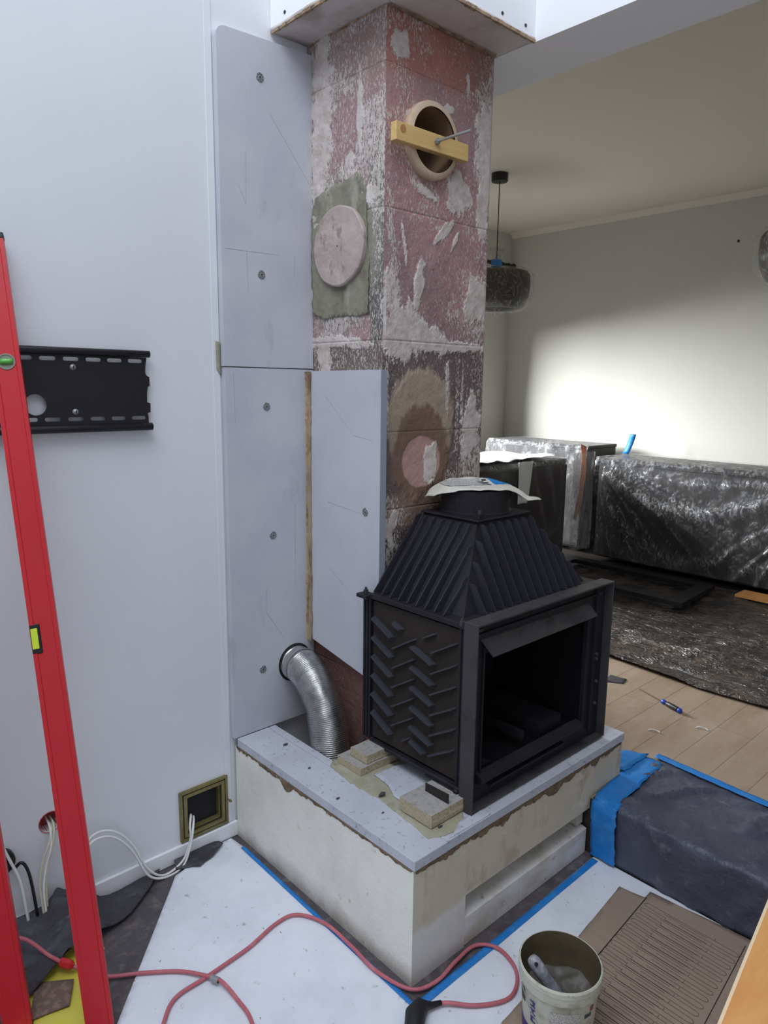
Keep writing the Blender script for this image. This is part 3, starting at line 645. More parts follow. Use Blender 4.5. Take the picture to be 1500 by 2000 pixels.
# firebricks, shims and crumbs on the plinth
def brick_thing(lbl, x0, x1, y0, y1, z0, z1, wob=.002):
    st = root('fire_brick', ((x0 + x1) / 2, (y0 + y1) / 2, z0), lbl, 'brick', 'bricks propping up the stove')
    nx, ny, nzz = 8, 6, 3
    bm = bmesh.new(); bmesh.ops.create_cube(bm, size=1)
    bmesh.ops.subdivide_edges(bm, edges=bm.edges[:], cuts=5, use_grid_fill=True)
    for q in bm.verts:
        q.co = Vector(((x0 + x1) / 2 + q.co.x * (x1 - x0), (y0 + y1) / 2 + q.co.y * (y1 - y0), (z0 + z1) / 2 + q.co.z * (z1 - z0)))
        q.co += Vector((nz(q.co.x * 60, q.co.y * 60, 1), nz(q.co.y * 60, q.co.z * 60, 2), nz(q.co.x * 60, q.co.z * 60, 3))) * wob
        q.co.z = max(q.co.z, z0 + .0002)
    me = bpy.data.meshes.new('brick_body'); bm.to_mesh(me); bm.free(); me.materials.append(MAT['firebrick']); me.materials.append(MAT['firebrick_top'])
    for p in me.polygons: p.material_index = 1 if p.normal.z > .7 else 0
    o = bpy.data.objects.new('brick_body', me); col.objects.link(o); adopt(o, st)
    return st
BZ = .3765
brick_thing('beige vermiculite brick under the front left foot of the stove', .118, .285, .052, .178, BZ + .003, .418)
b2 = brick_thing('lower rough brick under the rear corner of the stove beside the duct', .150, .33, .385, .50, BZ, .402)
brick_thing('upper rough brick lying on another under the rear stove corner', .180, .36, .392, .47, .4035, .431)
sm_ = root('steel_shim', (.2, .09, .419), 'thin upright steel plate on the brick by the front stove foot', 'metal plate')
v, f = boxvf(.194, .1965, .060, .150, .4195, .448); v = [(x, y, z - (.004 if (y > .1 and z > .43) else 0)) for x, y, z in v]
mk('plate', v, f, 'shard', sm_)
random.seed(5)
crumbs = [(.089, .703, .006, 'dark mortar crumb near the rear of the left slab'), (.022, .339, .005, 'dark mortar crumb on the outer edge of the left slab'), (.128, .262, .010, 'largest dark mortar chip beside the inner white board'),
          (.153, .086, .004, 'tiny crumb on the slab left of the front brick'), (.146, .045, .006, 'dark chip wedged under the near corner of the front brick'), (.158, .50, .006, 'dark chip at the foot of the duct'), (.06, .53, .004, 'tiny crumb midway along the left slab'), (.075, .20, .004, 'tiny crumb near the front of the left slab')]
for (x, y, r, lb) in crumbs:
    v = []; f = []
    bm = bmesh.new(); bmesh.ops.create_icosphere(bm, subdivisions=1, radius=r)
    for q in bm.verts: q.co = Vector((q.co.x * 1.5, q.co.y * .8, q.co.z * .6)) * random.uniform(.7, 1.2)
    mn = min(q.co.z for q in bm.verts); zb = .3752 if x < .117 else .3768
    for q in bm.verts: q.co += Vector((x, y, zb - mn))
    me = bpy.data.meshes.new('mortar_crumb'); bm.to_mesh(me); bm.free(); me.materials.append(MAT['crumb'])
    o = bpy.data.objects.new('mortar_crumb', me); col.objects.link(o); setp(o, lb, 'crumb', 'mortar crumbs on the plinth')

# ------------------------------------------------------------------ stove
SX, SY, SZ = .249, .020, .383
stv = root('stove_insert', (SX, SY, SZ), 'black cast iron fireplace insert with ribbed hood and open firebox', 'stove')
def P(v): return [(x + SX, y + SY, z + SZ) for x, y, z in v]
def sb(name, x0, x1, y0, y1, z0, z1, mat='cast', parent=stv, bevel=0.0):
    v, f = boxvf(x0, x1, y0, y1, z0, z1); return mk(name, P(v), f, mat, parent, bevel=bevel)
SW, SH = .705, .556
# front frame: four flat bars, outer rim 5 cm deep
fr = MB()
for a in ((0, .005, 0, .05, -.006, SH), (SW - .005, SW, 0, .05, 0, SH), (.005, SW - .005, 0, .05, SH - .006, SH), (.005, SW - .005, .0, .05, 0, .004)): fr.box(*a)
mk('front_frame', P(fr.v), fr.f, 'cast_dusty', stv, bevel=.0008)
OX0, OX1, OZ0, OZ1 = .062, .590, .082, .452
v, f = platevf([(.005, .004), (SW - .005, .004), (SW - .005, SH - .006), (.005, SH - .006)], [[(OX0, OZ0), (OX1, OZ0), (OX1, OZ1), (OX0, OZ1)]], .030, .036, 'y')
mk('front_plate', P(v), f, 'cast', stv)
# inner opening lip, door seat bars
g = MB(); g.box(OX1, OX1 + .008, .022, .030, OZ0, OZ1 + .03); g.box(OX0 - .006, OX0, .022, .030, OZ0, OZ1 + .03); g.box(OX1 + .045, OX1 + .051, .02, .030, .03, SH - .02); g.box(.03, SW - .06, .020, .030, .514, .520)
mk('door_seat', P(g.v), g.f, 'cast', stv)
mk('deflector_plate', P([(.046, .028, .498), (.600, .028, .492), (.618, .004, .452), (.078, .004, .448), (.046, .031, .500), (.600, .031, .494), (.618, .008, .449), (.078, .008, .445)]), boxvf(0, 1, 0, 1, 0, 1)[1], 'cast_dusty', stv)
# sill: sloping bar under the opening with two notches
mk('sill_bar', P([(.045, .004, .086), (.565, .004, .088), (.565, .030, .098), (.045, .030, .098), (.045, .006, .070), (.565, .006, .070), (.565, .030, .066), (.045, .030, .066)]), [(0, 1, 2, 3), (4, 7, 6, 5), (0, 4, 5, 1), (1, 5, 6, 2), (3, 2, 6, 7), (0, 3, 7, 4)], 'cast', stv)
sb('lower_lip', .10, .48, .014, .03, .040, .046)
for (x, z) in ((.665, .515), (.665, .30), (.665, .285), (.675, .2), (.675, .12)):
    v, f = lathevf([(0, -.006), (.005, -.006), (.0065, 0), (.0065, .004)], (x, .028, z), 10, 'y'); mk('hinge_bolt', P(v), f, 'cast_dusty', stv)
v, f = boxvf(.016, .05, .024, .030, .523, .533); mk('cast_mark', P(v), f, 'cast_dusty', stv)
# body
BX0, BX1, BY0, BY1, BZ0, BZ1 = .020, .685, .052, .462, .045, .545
lp = sb('left_panel', BX0, BX0 + .012, .078, .4455, .060, .520, 'cast_panel')
sb('right_panel', BX1 - .012, BX1, .052, .447, .053, .53, 'cast_panel')
sb('back_panel', BX0 + .0125, BX1 - .0125, .435, .447, .053, .53, 'cast_panel')
sb('base_plate', .005, .70, .052, .447, .040, .052, bevel=.002)
for (y0, y1) in ((.054, .0775), (.446, .4745)): sb('corner_post', .0195, .030, y0, y1, .0525, .5295)
for (x, y) in ((.0115, .058), (.0115, .070), (.0115, .452), (.0115, .466), (.0125, .480)):
    v, f = lathevf([(0, .0525), (.0045, .0525), (.0045, .5295), (0, .5295)], (x, y, 0), 10); mk('tie_rod', P(v), f, 'cast', stv, smooth=False)
sb('top_plate', .004, .699, .052, .447, .530, .546, bevel=.0015); sb('top_lug', -.012, .03, .4475, .495, .528, .540, bevel=.0015)
for (x, y, z) in ((.010, .066, .546), (.010, .472, .546), (.008, .066, .036), (.008, .478, .036)):
    v, f = lathevf([(0, -.008), (.008, -.008), (.008, .006), (.004, .007), (.004, .014), (0, .014)], (x, y, z), 8); mk('corner_bolt', P(v), f, 'cast_dusty', stv)
# herringbone ribs on the left panel
def rib(y0, z0, y1, z1, prot=.022, t=.005):
    d = Vector((y1 - y0, z1 - z0)).normalized(); n = Vector((-d.y, d.x)) * t / 2
    q = [(y0 + n.x, z0 + n.y), (y1 + n.x, z1 + n.y), (y1 - n.x, z1 - n.y), (y0 - n.x, z0 - n.y)]
    v = [(BX0 + .0005, a, b_) for a, b_ in q]
    q2 = [(a + (.006 * d.x if i in (0, 3) else -.006 * d.x), b_ + (.006 * d.y if i in (0, 3) else -.006 * d.y)) for i, (a, b_) in enumerate(q)]
    v += [(BX0 - prot, a, b_) for a, b_ in q2]
    mk('rib', P(v), boxvf(0, 1, 0, 1, 0, 1)[1], 'rib', stv)
for k in range(6): rib(.439, .470 - .0632 * k, .342, .424 - .0642 * k)
rib(.345, .478, .303, .460)
for k in range(5): rib(.347, .390 - .0636 * k, .252, .446 - .0625 * k, .018)
for k in range(5): rib(.265, .424 - .0642 * k, .166, .390 - .0632 * k)
rib(.220, .459, .168, .487, .014)
for k in range(6): rib(.183, .424 - .0648 * k, .086, .480 - .0646 * k, .018)
rib(.302, .100, .268, .122, .012); rib(.263, .122, .194, .098)
# feet
for (x0, x1, y0, y1) in ((.002, .03, .055, .19), (.002, .03, .38, .447), (.63, .70, .055, .19), (.63, .70, .38, .447)):
    sb('foot', x0, x1, y0, y1, -.0075 if x0 > .5 else .0355, .0398, 'cast')
sb('foot', -.002, .012, .058, .070, .0, .04, 'cast')
# firebox
g = MB(); g.box(.045, .060, .037, .43, .06, .50); g.box(.600, .615, .037, .43, .06, .50); g.box(.06, .6, .415, .43, .06, .50); g.box(.045, .615, .037, .43, .50, .512); g.box(.045, .615, .037, .43, .056, .0598)
mk('firebox_lining', P(g.v), g.f, 'soot', stv)
g = MB(); g.box(.30, .318, .06, .40, .10, .125); g.box(.40, .52, .06, .40, .06, .118); g.box(.061, .14, .05, .40, .06, .09); mk('grate', P(g.v), g.f, 'cast', stv)
# hood
hb = (.046, .660, .092, .440); ht = (.225, .480, .205, .430); HZ0, HZ1 = .5465, .785
v = [(hb[0], hb[2], HZ0), (hb[1], hb[2], HZ0), (hb[1], hb[3], HZ0), (hb[0], hb[3], HZ0), (ht[0], ht[2], HZ1), (ht[1], ht[2], HZ1), (ht[1], ht[3], HZ1), (ht[0], ht[3], HZ1)]
hood = mk('hood', P(v), boxvf(0, 1, 0, 1, 0, 1)[1], 'cast', stv)
sb('hood_rim', ht[0] - .012, ht[1] + .012, ht[2] - .012, ht[3] + .006, HZ1, HZ1 + .006, 'cast', bevel=.002)
HP = .034
def fin(fixed, side):
    """fin in a plane of constant y (left, right) or constant x (front), following the slope of the hood"""
    if side in 'LR':
        b0, t0 = (hb[0], ht[0]) if side == 'L' else (hb[1], ht[1]); s = -1 if side == 'L' else 1
        lim = 1.0
        if fixed < ht[2]: lim = (fixed - hb[2]) / (ht[2] - hb[2])
    else:
        b0, t0 = hb[2], ht[2]; s = -1; lim = 1.0
        if fixed < ht[0]: lim = (fixed - hb[0]) / (ht[0] - hb[0])
        if fixed > ht[1]: lim = (hb[1] - fixed) / (hb[1] - ht[1])
    lim = lim - .01
    if lim < .12: return
    q1 = b0 + (t0 - b0) * lim; z1 = HZ0 + (HZ1 - HZ0) * lim - .004
    pr = [(b0 - s * .002, HZ0), (b0 + s * (HP - .002), HZ0 + .002), (q1 + s * HP, z1 - .022), (q1 + s * (HP - .006), z1 - .008), (q1 + s * (HP - .016), z1 - .001), (q1 - s * .002, z1)]
    h = .0028; V = []
    for t in (-h, h):
        for k, (a, z) in enumerate(pr):
            tt = t * (.55 if k in (1, 2, 3, 4) else 1.2)
            V.append((a, fixed + tt, z) if side in 'LR' else (fixed + tt, a, z))
    n = len(pr); F = [tuple(range(n)), tuple(range(2 * n - 1, n - 1, -1))] + [(k, (k + 1) % n, (k + 1) % n + n, k + n) for k in range(n)]
    mk('fin', P(V), F, 'fin', hood)
for k in range(9): fin(.142 + .0375 * k, 'L')
for k in range(9): fin(.142 + .0375 * k, 'R')
for k in range(13): fin(.112 + .0405 * k, 'F')
v, f = lathevf([(.118, .791), (.118, .797), (.112, .800), (.112, .868), (.106, .868), (.106, .791)], (.352, .322, 0), 48, close=True)
c_ = mk('flue_collar', P(v), f, 'cast', stv)
v, f = tubevf(catmull([(.492 + .018 * math.cos(a), .30, .835 + .024 * math.sin(a)) for a in np.linspace(-2.2, 3.6, 12)], 3), .006, 8); mk('lifting_eye', P(v), f, 'cast', stv, smooth=True)
v, f = boxvf(.23, .255, .20, .222, .790, .806); mk('collar_lug', P(v), f, 'cast', stv)
v, f = lathevf([(0, 0), (.007, 0), (.007, .012), (0, .012)], (.243, .211, .806), 6); mk('lug_bolt', P(v), f, 'cast_dusty', stv)

# paper sack lying over the flue collar
sk = root('paper_sack', (SX + .36, SY + .32, SZ + .868), 'crumpled white paper sack laid flat over the stove collar', 'paper bag')
def sackz(x, y):
    r = math.hypot(x - .352, y - .322); d = max(0, r - .112)
    return .8745 + .003 * ridge(x, y, 0, 14) - min(.045, d * d * 6 + d * .45) + .005 * nz(x * 20, y * 20) * (r < .1) + .16 * max(0, x * .55 + y * .84 - .50) + .010 * max(0, 1 - math.hypot(x - .47, y - .20) / .05)
so = [(.205, .37), (.225, .30), (.27, .235), (.33, .205), (.40, .195), (.45, .168), (.49, .160), (.525, .195), (.535, .225), (.51, .26), (.505, .34), (.47, .42), (.39, .465), (.29, .465), (.225, .43)]
sheet('sack', so, .012, sackz, 'paper', sk, .0015, lambda x, y, h: (x + SX, y + SY, h + SZ))
def patchon(nm_, pts, mt, dz=.0022):
    sheet(nm_, pts, .012, lambda x, y: sackz(x, y) + dz, mt, sk, .0004, lambda x, y, h: (x + SX, y + SY, h + SZ))
patchon('blue_print', [(.415, .290), (.455, .255), (.505, .33), (.46, .375)], 'blue_print')
patchon('navy_print', [(.458, .253), (.483, .235), (.505, .29), (.503, .325)], 'navy_print')
patchon('small_print', [(.245, .36), (.36, .285), (.42, .37), (.30, .445)], 'grey_print')
def ribbonbox(nm_, x, y, a, b_, mt): patchon(nm_, [(x, y), (x + a, y - a * .5), (x + a + b_ * .5, y - a * .5 + b_), (x + b_ * .5, y + b_)], mt, .0026)
for k in range(3): ribbonbox('printed_mark', .385 + .012 * k, .300 + .022 * k, .014, .009, 'navy_print')
for k in range(4): ribbonbox('printed_bar', .366 + .005 * k, .300 - .0026 * k, .002, .05, 'navy_print')

# ------------------------------------------------------------------ flexible duct
dd = root('flexible_duct', (.2, .62, .38), 'shiny corrugated aluminium duct bending from the wall hole down into the plinth', 'duct')
path = catmull([(.236, .885, .588), (.232, .835, .592), (.226, .775, .588), (.220, .715, .560), (.216, .665, .505), (.214, .635, .440), (.212, .618, .37), (.212, .61, .28), (.212, .60, .13)], 90)
rr = []
for i, p in enumerate(path):
    base_r = .0605
    if i < 150: rr.append(base_r + .0012 * math.sin(i * .30) + .0014 * nz(i * .12, 2))
    elif i < 160: rr.append(base_r + .0025)
    else: rr.append(base_r + .0028 * math.sin(i * 2 * PI / 7.0) + .002)
v, f = tubevf(path, rr, 40, False)
v = [tuple(Vector(q) + Vector((nz(q[0] * 30, q[1] * 30, q[2] * 30), nz(q[0] * 30 + 9, q[1] * 30, q[2] * 30), 0)) * .0025) for q in v]
mk('duct_hose', v, f, 'alu', dd, smooth=True)
lathe('duct_gasket', [(.0605, -.006), (.0685, -.006), (.0685, .02), (.0605, .02)], (.236, .852, .588), 'gasket', dd, 40, 'y', close=True)
cl = lathe('hose_clamp', [(.0628, -.004), (.0645, -.004), (.0645, .004), (.0628, .004)], (0, 0, 0), 'steel', dd, 40, 'z', close=True)
p0 = path[140]; tdir = (path[141] - path[139]).normalized()
cl.data.transform(Matrix.Translation(p0) @ tdir.to_track_quat('Z', 'Y').to_matrix().to_4x4())

# ------------------------------------------------------------------ television bracket
tv = root('tv_bracket', (-.5, .86, 1.45), 'black slotted steel television wall bracket screwed to the white wall', 'bracket')
o_ = [(-.86, 1.452), (-.269, 1.454), (-.270, 1.480), (-.272, 1.487), (-.263, 1.489), (-.262, 1.515), (-.272, 1.518), (-.271, 1.545), (-.268, 1.562), (-.262, 1.565), (-.262, 1.590), (-.270, 1.594), (-.274, 1.603), (-.272, 1.625), (-.268, 1.645), (-.86, 1.648)]
hs = [circ(-.578, 1.513, .028, 28)]
for x in (-.78, -.72, -.66, -.60, -.541, -.481, -.421, -.362, -.303): hs += [slot(x, 1.6345, .042, .0105), slot(x + .004, 1.4735, .042, .0105)]
plate('bracket_plate', o_, hs, .862, .865, 'y', 'bracket', tv)
g = MB()
for xx in (-.8, -.4): g.box(xx, xx + .04, .865, .8785, 1.53, 1.57)
g.build('stand_off', 'bracket', tv)
v, f = tubevf([(-.86, .858, 1.447), (-.262, .858, 1.448)], .011, 14); mk('bottom_rail', v, f, 'bracket', tv, smooth=True)
v, f = tubevf([(-.86, .858, 1.655), (-.262, .858, 1.655)], .010, 14); mk('top_rail', v, f, 'bracket', tv, smooth=True)
for z in (1.613, 1.493):
    sc_ = lathe('screw', [(0, -.005), (.003, -.0055), (.0065, -.003), (.0085, 0), (.0085, .002)], (-.477, .862, z), 'steel', tv, 20, 'y')
    g = MB(); g.box(-.4785, -.4755, .8562, .8575, z - .004, z + .004); g.build('screw_slot', 'black', sc_)

# ------------------------------------------------------------------ spirit levels
def spirit_level(lbl, top, bot, L, wd, dp, vials, side=22):
    top, bot = Vector(top), Vector(bot); ax = (top - bot).normalized()
    hor = Vector((-CF.x, -CF.y, 0)).normalized(); hor.rotate(Matrix.Rotation(math.radians(side), 3, 'Z'))
    n = (hor - ax * hor.dot(ax)).normalized(); s = ax.cross(n).normalized()      # s points to the right seen from the front
    if s.dot(CR) < 0: s = -s
    Mx = Matrix((s, n, ax)).transposed().to_4x4(); Mx.translation = bot - s * (wd / 2)
    r = bpy.data.objects.new('spirit_level', None); col.objects.link(r); r.matrix_world = Mx; setp(r, lbl, 'spirit level', 'red spirit levels leaning at the wall')
    def part(o): o.parent = r; o.matrix_parent_inverse = Matrix.Identity(4); return o
    h = wd / 2; d = dp / 2
    prof = [(-h, -d), (h, -d), (h, d), (h - .009, d), (h - .011, d - .002), (-h + .011, d - .002), (-h + .009, d), (-h, d)]
    V = [(x, y, .012) for x, y in prof] + [(x, y, L - .015) for x, y in prof]; k = len(prof)
    F = [tuple(range(k)), tuple(range(2 * k - 1, k - 1, -1))] + [(i, (i + 1) % k, (i + 1) % k + k, i + k) for i in range(k)]
    part(mk('beam', V, F, 'red'))
    part(box('side_flange', -h - .0006, -h, -d, d, .012, L - .015, 'red_side'))
    part(box('end_cap', -h - .001, h + .001, -d - .001, d + .001, L - .015, L, 'black', bevel=.002)); part(box('end_cap', -h - .001, h + .001, -d - .001, d + .001, 0, .012, 'black', bevel=.002))
    for (z, kind) in vials:
        if kind == 'round':
            q = part(lathe('round_vial', [(.0165, d - .004), (.020, d - .004), (.020, d), (.0165, d)], (0, 0, z), 'vial_ring', None, 28, 'y', close=True))
            part(lathe('vial_window', [(0, d - .0015), (.0165, d - .0015), (.0165, d - .003), (0, d - .003)], (0, 0, z), 'vial_ring', None, 28, 'y'))
            V, F = tubevf([(-.014, 0, 0), (-.008, 0, 0), (.008, 0, 0), (.014, 0, 0)], [.006, .0075, .0075, .006], 12); V = [(x, y + d - .001, zz + z) for x, y, zz in V]
            part(mk('vial_tube', V, F, 'green', smooth=True))
        elif kind == 'block':
            part(box('vial_frame', -h - .0012, -h + .022, -d - .001, d + .0008, z - .036, z + .036, 'black', bevel=.002))
            part(box('vial_tube', -h + .001, -h + .016, d, d + .0022, z - .024, z + .026, 'vial_yellow', bevel=.002))
        else:
            part(lathe('hanging_hole', [(0, d - .0006), (.010, d - .0006), (.010, d - .0016), (0, d - .0016)], (-.0, 0, z), 'black', None, 20, 'y'))
    return r
spirit_level('long red aluminium spirit level leaning in front of the television bracket', (-.629, .853, 1.94), (-.640, .390, .001), 1.985, .062, .025, ((1.665, 'round'), (.985, 'block'), (1.93, 'hole')))
spirit_level('shorter red spirit level at the lower left, left of the long one', (-.818, .84, 1.42), (-.786, .535, .001), 1.46, .062, .025, ((.75, 'hole'),))

# ------------------------------------------------------------------ vent and cables on the left wall
vt = root('vent_frame', (-.13, .87, .15), 'aged brass framed square vent opening low on the white wall', 'vent')
def ringplate(name, m0, m1, y0, y1, mt):
    x0, x1, z0, z1 = -.218, -.040, .064, .242
    outer = [(x0 + m0, z0 + m0), (x1 - m0, z0 + m0), (x1 - m0, z1 - m0), (x0 + m0, z1 - m0)]
    inner = [(x0 + m1, z0 + m1), (x1 - m1, z0 + m1), (x1 - m1, z1 - m1), (x0 + m1, z1 - m1)]
    return plate(name, outer, [inner], y0, y1, 'y', mt, vt)
ringplate('outer_frame', 0, .009, WY - .010, WY + .03, 'brass')
ringplate('frame_groove', .009, .013, WY - .004, WY + .03, 'void')
ringplate('door_frame', .013, .024, WY - .011, WY + .03, 'brass')
ringplate('inner_groove', .024, .0265, WY - .003, WY + .03, 'void')
ringplate('inner_frame', .0265, .031, WY + .0, WY + .018, 'brass')
box('vent_void', -.2125, -.0475, WY + .019, WY + .022, .0695, .2365, 'void', vt)
lathe('latch_knob', [(0, -.022), (.004, -.022), (.005, -.014), (.002, -.010), (.002, 0)], (-.038, WY - .004, .150), 'brass', vt, 14, 'y')
lathe('cable_conduit', [(.0305, -.001), (.0325, -.002), (.033, .0), (.031, .01), (.031, .045), (0, .05)], (-.615, WY, .312), 'duct_red', None, 28, 'y'); setp(bpy.data.objects['cable_conduit'], 'dark red round conduit hole in the white wall with cables coming out', 'conduit')
def cable(lbl, pts, r, mt='cable', grp='white cables at the foot of the wall', name='cable'):
    return setp(tube(name, pts, r, mt, None, 8, 8), lbl, 'cable', grp)
cable('cream cable hanging from the red conduit hole, left strand', [(-.612, .918, .30), (-.615, .872, .298), (-.632, .85, .262), (-.652, .846, .22), (-.668, .835, .16), (-.668, .815, .075)], .0034, 'cable_cream')
cable('cream cable hanging from the red conduit hole, right strand', [(-.606, .918, .31), (-.609, .872, .305), (-.618, .852, .27), (-.634, .848, .22), (-.650, .84, .16), (-.656, .82, .07)], .0034, 'cable_cream')
cable('cream cable hanging from the red conduit hole, middle strand', [(-.618, .918, .312), (-.620, .87, .300), (-.628, .847, .25), (-.645, .845, .20), (-.660, .83, .14), (-.662, .81, .07)], .0032)
loop = [(-.170, .893, .135), (-.180, .872, .148), (-.196, .848, .128), (-.200, .842, .082), (-.232, .838, .022), (-.300, .834, .006), (-.352, .836, .055), (-.394, .842, .155), (-.445, .845, .222), (-.500, .848, .238), (-.535, .85, .20), (-.545, .83, .12), (-.545, .80, .05)]
cable('white cable looping from the brass vent towards the long level, upper strand', loop, .0038)
cable('white cable looping from the brass vent towards the long level, lower strand', [(x + (.004 if i < 3 else -.006), y - .011, max(z - .012 * min(i, 1), .006)) for i, (x, y, z) in enumerate(loop)], .0038)
cable('white cable end dropping beside the long red level', [(-.53, .83, .22), (-.548, .82, .15), (-.56, .80, .06)], .004)
cable('white cable strand between the two red levels', [(-.752, .86, .315), (-.735, .85, .26), (-.716, .835, .19), (-.708, .82, .07)], .004)
cable('short thick black cable bent down beside the white strands', [(-.722, .86, .225), (-.708, .848, .242), (-.697, .84, .225), (-.690, .832, .18), (-.684, .82, .08)], .0045, 'black', 'black cables')
sk2 = setp(lathe('socket_box', [(0, -.022), (.034, -.022), (.037, -.016), (.037, -.0005)], (-.754, WY, .252), 'black', None, 28, 'y'), 'round black junction box on the wall half hidden by the shorter level', 'junction box')

# dark fabric, rug and yellow bag on the lower floor
def fabz(x, y):
    kx = 1 - .82 * float(sm(np.array(x), -.60, -.48))
    f1 = 1 - abs(nz(x * 4.2 + y * 2, y * 9 - x * 4, 3)) ** .6 * 1.5; f2 = 1 - abs(nz(x * 11, y * 15, 8)) ** .6 * 1.5
    return max(.004, kx * (.030 + .045 * f1 + .012 * f2 + .035 * float(sm(np.array(y), .66, .80))) + .004 * nz(x * 40, y * 40, 5))
setp(sheet('crumpled_cloth', [(-.80, .845), (-.60, .855), (-.54, .853), (-.47, .852), (-.40, .855), (-.30, .862), (-.36, .80), (-.45, .735), (-.56, .70), (-.64, .672), (-.72, .64), (-.80, .60), (-.98, .55), (-1.05, .70)], .014, lambda x, y: float(fabz(x, y)) * (1 if y > .7 else max(.12, 1 - (.7 - y) * 9)), 'fabric', None, .003), 'dark grey crumpled protective cloth heaped against the foot of the wall', 'cloth')
setp(sheet('cloth_scrap', [(-.25, .862), (-.10, .864), (-.08, .84), (-.14, .80), (-.20, .78), (-.26, .83)], .012, lambda x, y: .012 + .010 * ridge(x, y, 4, 14), 'fabric', None, .002), 'dark cloth scrap below the brass vent at the corner of the white fleece', 'cloth')
setp(sheet('yellow_bag', [(-.60, .742), (-.66, .705), (-.76, .66), (-.86, .56), (-.82, .42), (-.72, .40), (-.66, .46), (-.645, .54), (-.62, .64)], .016, lambda x, y: .006 + .004 * nz(x * 18, y * 18), 'yellow', None, .0015), 'bright yellow plastic bag on the floor behind the red levels', 'plastic bag')
setp(sheet('rug_scrap', [(-.745, .655), (-.665, .600), (-.702, .525), (-.79, .545)], .02, lambda x, y: .0135, 'rug', None, .003), 'brown dotted rug offcut lying on the yellow bag', 'rug')
lathe('coin_cap', [(0, .004), (.006, .004), (.006, 0), (0, 0)], (-.565, .665, .0005), 'cable', None, 18); setp(bpy.data.objects['coin_cap'], 'small round white cap on the dark floor beside the long level', 'cap')

# ------------------------------------------------------------------ white fleece, floor tape, cardboard
def felz(x, y): return .0035 + .0012 * nz(x * 6, y * 6) + .018 * max(0, 1 - math.hypot(x + .19, y - .82) / .14) ** 2
setp(sheet('protective_fleece', [(-.275, .805), (-.225, .812), (-.185, .800), (-.165, .825), (-.135, .845), (-.105, .860), (-.036, .862), (-.030, .80), (-.036, .3), (-.042, -.050), (.40, -.048), (.838, -.040), (.840, -.95), (-1.2, -.95), (-.98, -.12), (-.64, .39)], .022, felz, 'felt', None, .002), 'white protective fleece speckled with dirt covering the lower floor', 'floor covering')
def strip(name, pts, w_, z, mt, lbl, cat='tape', grp=None, amp=.001):
    P_ = [Vector(p) for p in pts]; L_ = []; R_ = []
    for i, p in enumerate(P_):
        d = (P_[min(i + 1, len(P_) - 1)] - P_[max(i - 1, 0)]).normalized(); n = Vector((-d.y, d.x)) * w_ / 2
        L_.append(tuple(p + n)); R_.append(tuple(p - n))
    o = sheet(name, L_ + R_[::-1], max(.008, w_ / 2), lambda x, y: z + amp * nz(x * 40, y * 40), mt, None, .0006)
    return setp(o, lbl, cat, grp)
strip('masking_tape', [(-.040, -.062), (.30, -.060), (.82, -.054)], .022, .0062, 'tape', 'blue masking tape strip along the right foot of the plinth', grp='blue tape round the plinth')
strip('masking_tape', [(-.034, .79), (-.039, .40), (-.044, -.048)], .013, .0064, 'tape', 'blue masking tape strip along the left foot of the plinth', grp='blue tape round the plinth')
cb = root('cardboard_sheet', (.5, -.4, 0), 'flattened brown cardboard printed with rows of long loops beside the bucket', 'cardboard')
cz = lambda x, y: .0088 + .0006 * nz(x * 8, y * 8)
sheet('card', [(.756, -.18), (.770, -.258), (.808, -.256), (.838, -.557), (.838, -.95), (.02, -.95), (-.10, -.30), (.084, -.238), (.479, -.207)], .03, cz, 'card', cb, .0025, None, .0012)
ink = MB()
def inkline(pts, w_=.0011):
    for a, b_ in zip(pts[:-1], pts[1:]):
        a, b_ = Vector(a), Vector(b_); d = (b_ - a)
        if d.length < 1e-6: continue
        d.normalize(); n = Vector((-d.y, d.x)) * w_ / 2; a = a - d * w_ * .3; b_ = b_ + d * w_ * .3
        q = [(a + n), (b_ + n), (b_ - n), (a - n)]
        ink.add([(p.x, p.y, .0108) for p in q] + [(p.x, p.y, .0104) for p in q], [(0, 1, 2, 3), (7, 6, 5, 4), (0, 4, 5, 1), (1, 5, 6, 2), (2, 6, 7, 3), (3, 7, 4, 0)])
random.seed(9)
for k in range(22):                           # long printed loops lying across the sheet
    xc = .745 - .0305 * k; ya, yb = -.283 - .0012 * k, -.540 - .0010 * k; r = .0085
    P1 = [(xc + r, ya - .03), (xc + r, yb + .012)] + [(xc + r * math.cos(a), yb - r * 1.3 * math.sin(a)) for a in np.linspace(.3, PI - .3, 5)] + [(xc - r, yb + .012), (xc - r, ya - .10)]
    P2 = [(xc - r - .004, ya - .06), (xc - r, ya - .012)] + [(xc - r * math.cos(a), ya + r * 1.3 * math.sin(a)) for a in np.linspace(.3, PI - .3, 5)] + [(xc + r, ya - .012), (xc + r, ya - .03)]
    inkline(P1); inkline(P2); inkline([(xc - r, ya - .06), (xc - r - .012, ya - .062), (xc - r - .012, yb + .07)])
    inkline([(xc + r * .2, ya - .05), (xc + r * .2, yb + .08)]); inkline([(xc + r, yb + .06), (xc + r + .010, yb + .06)])
o = mk('printed_line', ink.v, ink.f, 'ink', cb); o['kind'] = 'stuff'
ink = MB(); inkline([(.773, -.262), (.43, -.286)], .003); inkline([(.800, -.548), (.38, -.588)], .0022)
mk('black_line', ink.v, ink.f, 'ink_black', cb)

